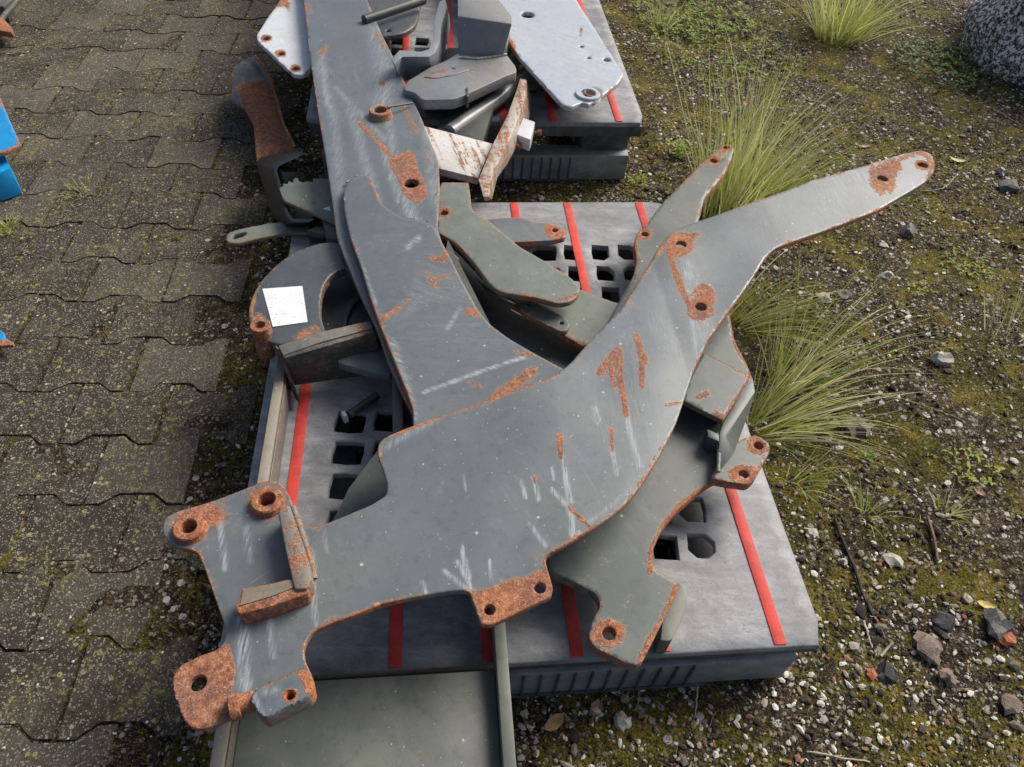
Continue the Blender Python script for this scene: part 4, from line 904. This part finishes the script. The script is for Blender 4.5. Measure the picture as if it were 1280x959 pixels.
# ------------------------------------------------------------------ gravel (nobody could count it)
RIM_L = -.14
def free(x, y, pad=0):
    if x < RIM_L: return False
    if .03 < x < .94 and .03 < y < 1.19: return False
    if .03 < x < .94 and 1.57 < y < 2.75: return False
    return True
def in_view(p, m=60):
    q = proj(np.array([p]))[0]; return -m < q[0] < 1280 + m and -m < q[1] < 959 + m
def gravel():
    base = []
    for k in range(6):
        bm = bmesh.new(); bmesh.ops.create_icosphere(bm, subdivisions=1, radius=1)
        rr = random.Random(k)
        for v in bm.verts: v.co *= rr.uniform(.65, 1.15)
        base.append((np.array([v.co[:] for v in bm.verts]), np.array([[v.index for v in f.verts] for f in bm.faces]))); bm.free()
    rr = random.Random(5); V = []; F = []; T = []; n = 0; cnt = 0
    tones = [((.66, .62, .54), 20), ((.38, .34, .28), 16), ((.20, .17, .13), 16), ((.08, .065, .05), 24), ((.03, .025, .022), 26), ((.27, .13, .085), 5), ((.3, .24, .12), 6), ((.7, .69, .66), 4)]
    bag = [c for c, w_ in tones for _ in range(w_)]
    tries = 0
    while cnt < 27000 and tries < 300000:
        tries += 1
        x = rr.uniform(-.15, 3.3); y = -.3 + 3.6 * rr.random() ** 1.25
        if not free(x, y): continue
        if not in_view((x, y, 0), 40): continue
        dn = noise.noise(Vector((x * 2.3, y * 2.3, 11))) + .5 * noise.noise(Vector((x * 7, y * 7, 2)))
        near = .35 if (y < .15 or 1.2 < y < 1.6 and x < 1.1) else 0
        if rr.random() > .6 + dn * .9 + near: continue
        s = (.0024 if near else .0016) + .0055 * rr.random() ** 3.0
        if rr.random() < .05: s *= 1.8
        b, f = base[rr.randrange(6)]
        a = rr.uniform(0, 6.28); ca, sa = math.cos(a), math.sin(a)
        q = b * np.array([s * rr.uniform(.8, 1.5), s * rr.uniform(.6, 1), s * rr.uniform(.45, .8)])
        q = np.c_[q[:, 0] * ca - q[:, 1] * sa, q[:, 0] * sa + q[:, 1] * ca, q[:, 2]] + [x, y, hgt(x, y) + s * .2]
        V.append(q); F.append(f + n); n += len(q); c = rr.choice(bag); j = rr.uniform(.8, 1.15)
        T.append(np.tile([c[0] * j, c[1] * j, c[2] * j, 1], (len(q), 1))); cnt += 1
    o = build('gravel', np.vstack(V), np.vstack(F), PEB, None, attrs={'tone': np.vstack(T)}, smooth=False); tag(o, kind='stuff')
    o['label'] = 'pale and brown gravel scattered in the mossy soil'
gravel()

# ------------------------------------------------------------------ blades, leaves, twigs
class Blades:
    def __init__(s): s.V = []; s.F = []; s.T = []
    def blade(s, p, dirv, L, w, bend, tone, seg=5, up=None, tip=None):
        p = Vector(p); dv = Vector(dirv).normalized(); side = dv.cross(Vector((0, 0, 1)))
        if side.length < .1: side = Vector((1, 0, 0))
        side.normalize(); side.rotate(Matrix.Rotation(random.Random(len(s.V)).uniform(-1.2, 1.2), 3, dv).to_quaternion())
        k = len(s.V); cur = p.copy(); d2 = dv.copy()
        for i in range(seg + 1):
            f = i / seg; ww = w * (1 - f ** 1.8) * .5 + .00012
            s.V.append(tuple(cur - side * ww)); s.V.append(tuple(cur + side * ww))
            tt = tone + (tip if tip is not None else .12) * f; s.T += [tt, tt]
            d2 = (d2 + Vector(bend) * (1 / seg) * (.4 + f * 1.2)).normalized(); cur = cur + d2 * (L / seg)
            g = .003
            if cur.z < g and i > 0: cur.z = g + .002
        for i in range(seg): s.F.append((k + 2 * i, k + 2 * i + 1, k + 2 * i + 3, k + 2 * i + 2))
    def leaf(s, p, dv, up, L, w, tone):
        p = Vector(p); dv = Vector(dv).normalized(); sd = dv.cross(Vector(up)).normalized(); n = sd.cross(dv)
        k = len(s.V)
        for f, ww, h in ((0, .12, 0), (.35, .9, .10), (.7, .7, .06), (1, .02, -.08)):
            c = p + dv * (L * f) + n * (L * h)
            s.V += [tuple(c - sd * w * ww * .5 - n * 0), tuple(c + n * (-w * .12 * (ww > .3))), tuple(c + sd * w * ww * .5)]; s.T += [tone, tone - .1, tone]
        for i in range(3):
            a = k + 3 * i; s.F += [(a, a + 1, a + 4, a + 3), (a + 1, a + 2, a + 5, a + 4)]
    def make(s, name, mat, loc=None):
        return build(name, s.V, s.F, mat, None, attrs={'tone': np.clip(s.T, 0, 1)}, smooth=True, ang=180, loc=loc)

def tuft(u, v, label, n, L, rad, lean, tone=.35, w=.0022, dead=.15, seed=0, spread=.6, curve=.5):
    c = P(u, v, 0); rr = random.Random(seed); B = Blades()
    for i in range(n):
        a = rr.uniform(0, 6.28); r = rad * math.sqrt(rr.random())
        x, y = c[0] + r * math.cos(a), c[1] + r * math.sin(a)
        o = Vector((math.cos(a), math.sin(a), 0)) * spread * (r / rad) * rr.uniform(.5, 1.3)
        dv = Vector((lean[0], lean[1], 1)) + o + Vector((rr.gauss(0, .24), rr.gauss(0, .24), 0))
        LL = L * rr.uniform(.3, 1.08)
        dd = rr.random() < dead
        bd = Vector((dv.x, dv.y, 0)) * curve * rr.uniform(.1, 1.5) + Vector((rr.gauss(0, .3), rr.gauss(0, .3), -curve * rr.uniform(.1, 1.7)))
        B.blade((x, y, hgt(x, y) - .004), dv, LL, w * rr.uniform(.55, 1.75), bd, rr.uniform(.72, .95) if dd else max(0, rr.gauss(tone, .12)), seg=6, tip=.05 if dd else .2)
    o = B.make('grass_tuft', GRASS, loc=(c[0], c[1], 0)); tag(o, label, 'grass', 'tufts of long grass on the soil'); return o
tuft(905, 262, 'tall pale green grass tuft rising behind the long arm of the top bracket', 250, .50, .085, (.22, .34), .5, .0026, .22, 1, .35, .35)
tuft(948, 240, 'tall grass tuft just right of the one behind the long arm, leaning right', 190, .36, .09, (.5, .25), .42, .0024, .2, 2, .5, .5)
tuft(1048, 44, 'bright green grass tuft at the top edge right of centre', 330, .36, .10, (.15, .2), .52, .0032, .12, 3, .6, .6)
tuft(945, 392, 'dark green grass tuft directly under the long arm of the top bracket', 110, .27, .07, (1.3, .1), .42, .0022, .2, 4, .9, .8)
tuft(960, 528, 'dense fanned grass tuft beside the right edge of the front pallet', 150, .36, .05, (1.3, .35), .46, .0023, .3, 5, 1.1, .8)
tuft(985, 470, 'sparse long bladed tuft above the fanned one beside the pallet', 90, .42, .05, (.7, .6), .3, .0021, .4, 6, .9, .8)
tuft(1182, 640, 'small thin grass sprig near the brown twig at the right', 26, .09, .02, (.2, .2), .4, .002, .3, 7, 1.2, .7)
tuft(1084, 640, 'small yellow green grass sprig above the dark twig', 34, .10, .02, (.3, .2), .45, .002, .3, 8, 1.3, .7)
tuft(1000, 600, 'low dark grass sprig at the pallet edge below the fanned tuft', 46, .12, .03, (.6, -.3), .25, .0022, .3, 9, 1.0, .8)
tuft(8, 288, 'small grass tuft growing in a joint at the left edge of the paving', 60, .055, .02, (0, .1), .4, .0026, .1, 10, .9, .7)
tuft(103, 237, 'low grass growing along a joint of the paving near the top left', 60, .04, .045, (0, .1), .4, .0022, .2, 11, 1.2, .7)
tuft(828, 28, 'thin grass sprig beside the rear pallet at the top', 60, .20, .05, (.1, .3), .45, .002, .4, 12, .7, .5)
tuft(1255, 420, 'sparse pale stalks at the right edge in the moss', 16, .26, .05, (.1, .4), .7, .0018, .8, 13, .6, .4)

def weed(u, v, label, n, R_, tone, seed, h=.02, ls=.014):
    c = P(u, v, 0); rr = random.Random(seed); B = Blades()
    for i in range(n):
        a = rr.uniform(0, 6.28); r = R_ * rr.random() ** .6; x, y = c[0] + r * math.cos(a), c[1] + r * math.sin(a)
        z = hgt(x, y) + .002 + rr.random() * h
        if i % 4 == 0: B.blade((x, y, hgt(x, y)), (rr.gauss(0, .4), rr.gauss(0, .4), 1), h * 1.1, .0014, (0, 0, -.2), tone - .1, 3)
        for k in range(3):
            b = a + rr.uniform(-1.2, 1.2) + k * 2.1
            B.leaf((x, y, z), (math.cos(b), math.sin(b), rr.uniform(.0, .6)), (0, 0, 1), ls * rr.uniform(.6, 1.3), ls * rr.uniform(.35, .6), rr.gauss(tone, .14))
    o = B.make('weed', WEED, loc=(c[0], c[1], 0)); tag(o, label, 'weed', 'small leafy weeds on the soil', 'stuff' if n >= 80 else None)
weed(868, 20, 'leafy yellow green weed patch beside the top of the rear pallet', 300, .26, .62, 1, .03, .02)
weed(905, 70, 'scattered small leaved weeds right of the silver plate', 240, .30, .6, 2, .03, .016)
weed(1185, 85, 'dark green feathery weed patch in front of the boulder', 240, .22, .25, 3, .04, .018)
weed(1208, 330, 'yellow green sprouts on the moss at the right side', 60, .07, .75, 4, .015, .010)
weed(1150, 362, 'tiny yellow sprouts left of the yellow green ones', 22, .035, .9, 5, .012, .008)
weed(846, 196, 'yellow green seedling between the rear pallet and the drilled arm', 26, .035, .7, 6, .035, .02)
weed(1085, 570, 'small star shaped green seedling right of the fanned grass', 8, .012, .5, 7, .012, .015)
weed(1212, 590, 'pale yellow weed sprout near the right edge', 34, .06, .85, 8, .02, .012)
weed(800, 250 - 20, 'low yellowish weed at the back corner of the front pallet', 20, .04, .7, 9, .02, .012)

def twig(name, label, pts, r0, r1, mat, cat='twig'):
    w3 = [Vector(P(u, v, 0)) for u, v in pts]; V = []; F = []; n = 7
    W = []
    for i in range(len(w3) - 1):
        for k in range(5): W.append(w3[i].lerp(w3[i + 1], k / 5))
    W.append(w3[-1])
    rr = random.Random(len(label))
    for i, p in enumerate(W):
        f = i / (len(W) - 1); r = r0 + (r1 - r0) * f; r *= rr.uniform(.85, 1.15)
        dv = (W[min(i + 1, len(W) - 1)] - W[max(i - 1, 0)]).normalized(); sd = dv.cross(Vector((0, 0, 1))).normalized(); up = sd.cross(dv)
        c = p + Vector((0, 0, hgt(p.x, p.y) + r + .003)) + sd * rr.uniform(-.001, .001)
        for k in range(n):
            a = 2 * math.pi * k / n; V.append(tuple(c + sd * math.cos(a) * r + up * math.sin(a) * r))
    for i in range(len(W) - 1):
        for k in range(n): F.append((i * n + k, i * n + (k + 1) % n, (i + 1) * n + (k + 1) % n, (i + 1) * n + k))
    F.append(list(range(n))[::-1]); F.append([(len(W) - 1) * n + k for k in range(n)])
    o = build(name, V, F, mat, None); tag(o, label, cat); return o
TWD = simple('dark_bark', (.035, .026, .02), .8, .4, 60, bump=.5); TWB = simple('brown_bark', (.2, .125, .08), .8, .35, 60, bump=.5); TWP = simple('bleached_wood', (.42, .37, .27), .7, .3, 60)
twig('twig', 'longest dark twig lying in the moss right of the front pallet', [(1045, 647), (1062, 688), (1078, 735), (1092, 768)], .0035, .0036, TWD)
twig('twig', 'thin brown end of a twig pointing below the longest dark one', [(1094, 770), (1101, 782), (1109, 797)], .002, .0012, TWB)
twig('twig', 'short brown twig at the right in the moss', [(1159, 646), (1168, 672), (1174, 700)], .0032, .0028, TWB)
twig('straw', 'short pale straw left of the dark twig tip', [(1080, 775), (1086, 791), (1092, 808)], .0024, .0018, TWP, 'straw')
twig('straw', 'short pale straw below the dark twig pointing up right', [(1104, 818), (1117, 801)], .0024, .0024, TWP, 'straw')
twig('straw', 'long pale straw at the bottom of the gravel', [(1010, 938), (1050, 945), (1090, 951)], .0016, .0012, TWP, 'straw')
twig('straw', 'thin straw standing out below the front edge of the pallet', [(872, 858), (870, 880), (868, 898)], .0016, .0012, TWP, 'straw')
twig('straw', 'pale straw in the top right moss below the grass', [(1064, 40), (1100, 36), (1137, 32)], .0018, .0014, TWP, 'straw')
twig('straw', 'pale bent straw on the soil beside the arm tip', [(1158, 237), (1178, 235), (1188, 228), (1196, 218)], .0016, .0012, TWP, 'straw')
twig('straw', 'longest straw on the paving near the top left', [(100, 102), (122, 92), (148, 82)], .0016, .001, TWP, 'straw')
twig('straw', 'straw crossing the longest one on the paving', [(113, 96), (124, 86), (131, 80)], .0014, .001, TWP, 'straw')
twig('straw', 'straw pointing down beside the longest one on the paving', [(119, 100), (112, 116), (106, 127)], .0018, .0012, TWP, 'straw')
twig('root', 'thin bare root by the foot of the boulder', [(1240, 140), (1256, 150), (1276, 158)], .0014, .001, TWP, 'root')

def dead_leaf(label, u, v, L, wd, rot, col, seed, lift=.004, plane=None, cat='leaf'):
    c = P(u, v, 0); rr = random.Random(seed); z0 = hgt(c[0], c[1]) + lift; V = []; F = []
    ca, sa = math.cos(rot), math.sin(rot); nx, ny = 8, 5; cz = rr.uniform(.15, .4)
    for i in range(nx + 1):
        f = i / nx; ww = wd * math.sin(math.pi * min(1, f * .96 + .02)) ** .7 * rr.uniform(.8, 1.1)
        for j in range(ny):
            g = j / (ny - 1) - .5; x = (f - .5) * L; y = g * ww; z = abs(g) * wd * cz + (f - .5) ** 2 * L * .5 + rr.uniform(0, .001)
            V.append((c[0] + x * ca - y * sa, c[1] + x * sa + y * ca, z0 + z))
    for i in range(nx):
        for j in range(ny - 1): F.append((i * ny + j, (i + 1) * ny + j, (i + 1) * ny + j + 1, i * ny + j + 1))
    m_ = simple('dead_leaf_' + str(seed), col, .7, .3, 70)
    o = build('dead_leaf', V, F, m_, None, ang=180); tag(o, label, cat); return o
dead_leaf('pale yellow leaf lying above the arm tip', 1197, 200, .055, .022, -.4, (.55, .5, .25), 1)
dead_leaf('pale beige leaf left of the arm tip hole in the moss', 1080, 184, .05, .014, .1, (.5, .4, .28), 2)
dead_leaf('yellow leaf in the moss at the right side', 1232, 757, .036, .016, -.35, (.5, .42, .12), 3)
dead_leaf('orange brown leaf below the front edge of the pallet', 692, 907, .04, .025, .6, (.4, .24, .12), 4)
dead_leaf('brown curled leaf below the pallet front, right of the orange brown one', 745, 888, .03, .022, 1.2, (.3, .17, .09), 5)
dead_leaf('pinkish dead leaf near the right edge', 1222, 617, .028, .018, 2.0, (.4, .24, .18), 6)
dead_leaf('red scrap of leaf in the tall grass', 930, 136, .022, .02, .3, (.5, .06, .04), 7, .02)

# moss cushions and litter as one mass each
def litter():
    rr = random.Random(8); B = Blades(); n = 0
    while n < 42000:
        x = rr.uniform(-.14, 3.3); y = -.3 + 3.6 * rr.random() ** 1.2
        if not free(x, y) or not in_view((x, y, 0), 30): n += .05; continue
        mo = noise.noise(Vector((x * 2.6, y * 2.6, 31))) + .5 * noise.noise(Vector((x * 9, y * 9, 5)))
        if rr.random() > .28 + mo * 1.3: n += .2; continue
        n += 1; h = hgt(x, y)
        B.blade((x, y, h - .001), (rr.gauss(0, .6), rr.gauss(0, .6), 1), rr.uniform(.004, .011), .0022, (0, 0, -.3), abs(rr.gauss(.22 + .25 * noise.noise(Vector((x * 4, y * 4, 1))), .15)), 1, tip=.1)
    o = B.make('moss', MOSS, loc=(0, 0, 0)); tag(o, kind='stuff')
    B = Blades()
    for i in range(20000):
        x = rr.uniform(-.14, 3.3) if i % 3 else rr.uniform(.9, 2.1); y = -.3 + 3.6 * (rr.random() ** 1.2 if i % 3 else rr.uniform(.4, 1))
        if not free(x, y) or not in_view((x, y, 0), 30): continue
        a = rr.uniform(0, 6.28); h = hgt(x, y) + .003
        if rr.random() < .5: B.blade((x, y, h), (math.cos(a), math.sin(a), rr.uniform(-.05, .35)), rr.uniform(.008, .035), .0013, (rr.gauss(0, .5), rr.gauss(0, .5), -.25), rr.uniform(.35, 1), 3, tip=0)
        else: B.leaf((x, y, h), (math.cos(a), math.sin(a), rr.uniform(0, .4)), (rr.gauss(0, .3), rr.gauss(0, .3), 1), rr.uniform(.004, .013), rr.uniform(.003, .008), rr.uniform(.2, 1.1))
    o = B.make('plant_litter', MOSS, loc=(0, 0, 0)); tag(o, kind='stuff')
    # tiny moss and crumbs along the joints and left edge of the pallet
    B = Blades()
    for i in range(5200):
        y = rr.uniform(-.5, 3.2); x = -.13 + rr.gauss(0, .035) + .035 * math.sin(y * 3.1)
        if x > -.01: continue
        B.blade((x, y, -.004), (rr.gauss(0, .7), rr.gauss(0, .7), 1), rr.uniform(.006, .018), .0022, (0, 0, -.4), abs(rr.gauss(.25, .2)), 2, tip=.1)
    c, s = math.cos(ROT), math.sin(ROT)
    for i in range(9000):
        j = rr.randrange(-12, 22); u_ = rr.uniform(-12, 3) ; ly = j * PY + rr.gauss(0, .004); lx = u_ * PX
        ph = (lx / PX * 2 - (1 if j % 2 else 0)) % 2
        x = OX + lx * c - ly * s; y = OY + lx * s + ly * c
        if x > -.12 or noise.noise(Vector((x * 5, y * 5, 9))) < .05: continue
        B.blade((x, y, -.008), (rr.gauss(0, .6), rr.gauss(0, .6), 1), rr.uniform(.005, .014), .002, (0, 0, -.4), abs(rr.gauss(.3, .2)), 2, tip=.1)
    o = B.make('joint_moss', MOSS, loc=(0, 0, 0)); tag(o, kind='stuff')
litter()
# crumbs and small pale stones dropped on the paving
def crumbs():
    rr = random.Random(15); V = []; F = []; T = []; n = 0
    bm = bmesh.new(); bmesh.ops.create_icosphere(bm, subdivisions=1, radius=1); b = np.array([v.co[:] for v in bm.verts]); f = np.array([[v.index for v in q.verts] for q in bm.faces]); bm.free()
    for i in range(2600):
        x = -.1 - 2.2 * rr.random(); y = rr.uniform(-.4, 3.2)
        if not in_view((x, y, 0), 20): continue
        s = .0008 + .0022 * rr.random() ** 3
        q = b * [s * rr.uniform(.8, 1.6), s, s * .6] + [x, y, s * .4 + .0005]
        V.append(q); F.append(f + n); n += len(q)
        c = rr.choice([(.62, .6, .55), (.45, .42, .36), (.2, .17, .13), (.1, .08, .06), (.36, .31, .2)])
        T.append(np.tile([*c, 1], (len(q), 1)))
    o = build('grit', np.vstack(V), np.vstack(F), PEB, None, attrs={'tone': np.vstack(T)}, smooth=False); tag(o, kind='stuff')
crumbs()
# more weld beads and dead leaves lying on the soil
def bead(parent, pts, pl, r, mat):
    w3 = [Vector(P(u, v, pl)) for u, v in pts]; V = []; F = []; n = 8; W = []
    for i in range(len(w3) - 1):
        k = max(2, int((w3[i + 1] - w3[i]).length / .0035))
        W += [w3[i].lerp(w3[i + 1], q / k) for q in range(k)]
    W.append(w3[-1]); rr = random.Random(len(W))
    for i, p in enumerate(W):
        dv = (W[min(i + 1, len(W) - 1)] - W[max(i - 1, 0)]).normalized(); sd = dv.cross(Vector((0, 0, 1))).normalized(); q = r * (rr.uniform(.7, 1.2) if i % 2 else rr.uniform(.5, .85))
        for k in range(n): a = 2 * math.pi * k / n; V.append(tuple(p + sd * math.cos(a) * q * 1.2 + Vector((0, 0, math.sin(a) * q))))
    for i in range(len(W) - 1):
        for k in range(n): F.append((i * n + k, i * n + (k + 1) % n, (i + 1) * n + (k + 1) % n, (i + 1) * n + k))
    F.append(list(range(n))); F.append([(len(W) - 1) * n + k for k in range(n)][::-1])
    build('weld_bead', V, F, mat, parent, ang=180)
byname = {o.name: o for o in S.objects}
bead(byname['casting'], [(574, 72), (596, 74), (616, 71), (634, 68)], .3165, .005, SILV2)
bead(byname['loader_bracket.001'], [(366, 634), (376, 662), (388, 700), (393, 724)], .342, .0045, RUSTO_A)
bead(byname['mounting_frame'], [(433, 228), (447, 219), (460, 222), (470, 242), (478, 258), (492, 268), (512, 274), (534, 278)], .303, .003, GREY_S)
bead(byname['loader_bracket'], [(897, 541), (899, 560), (898, 590)], .262, .004, OLIVE_G)
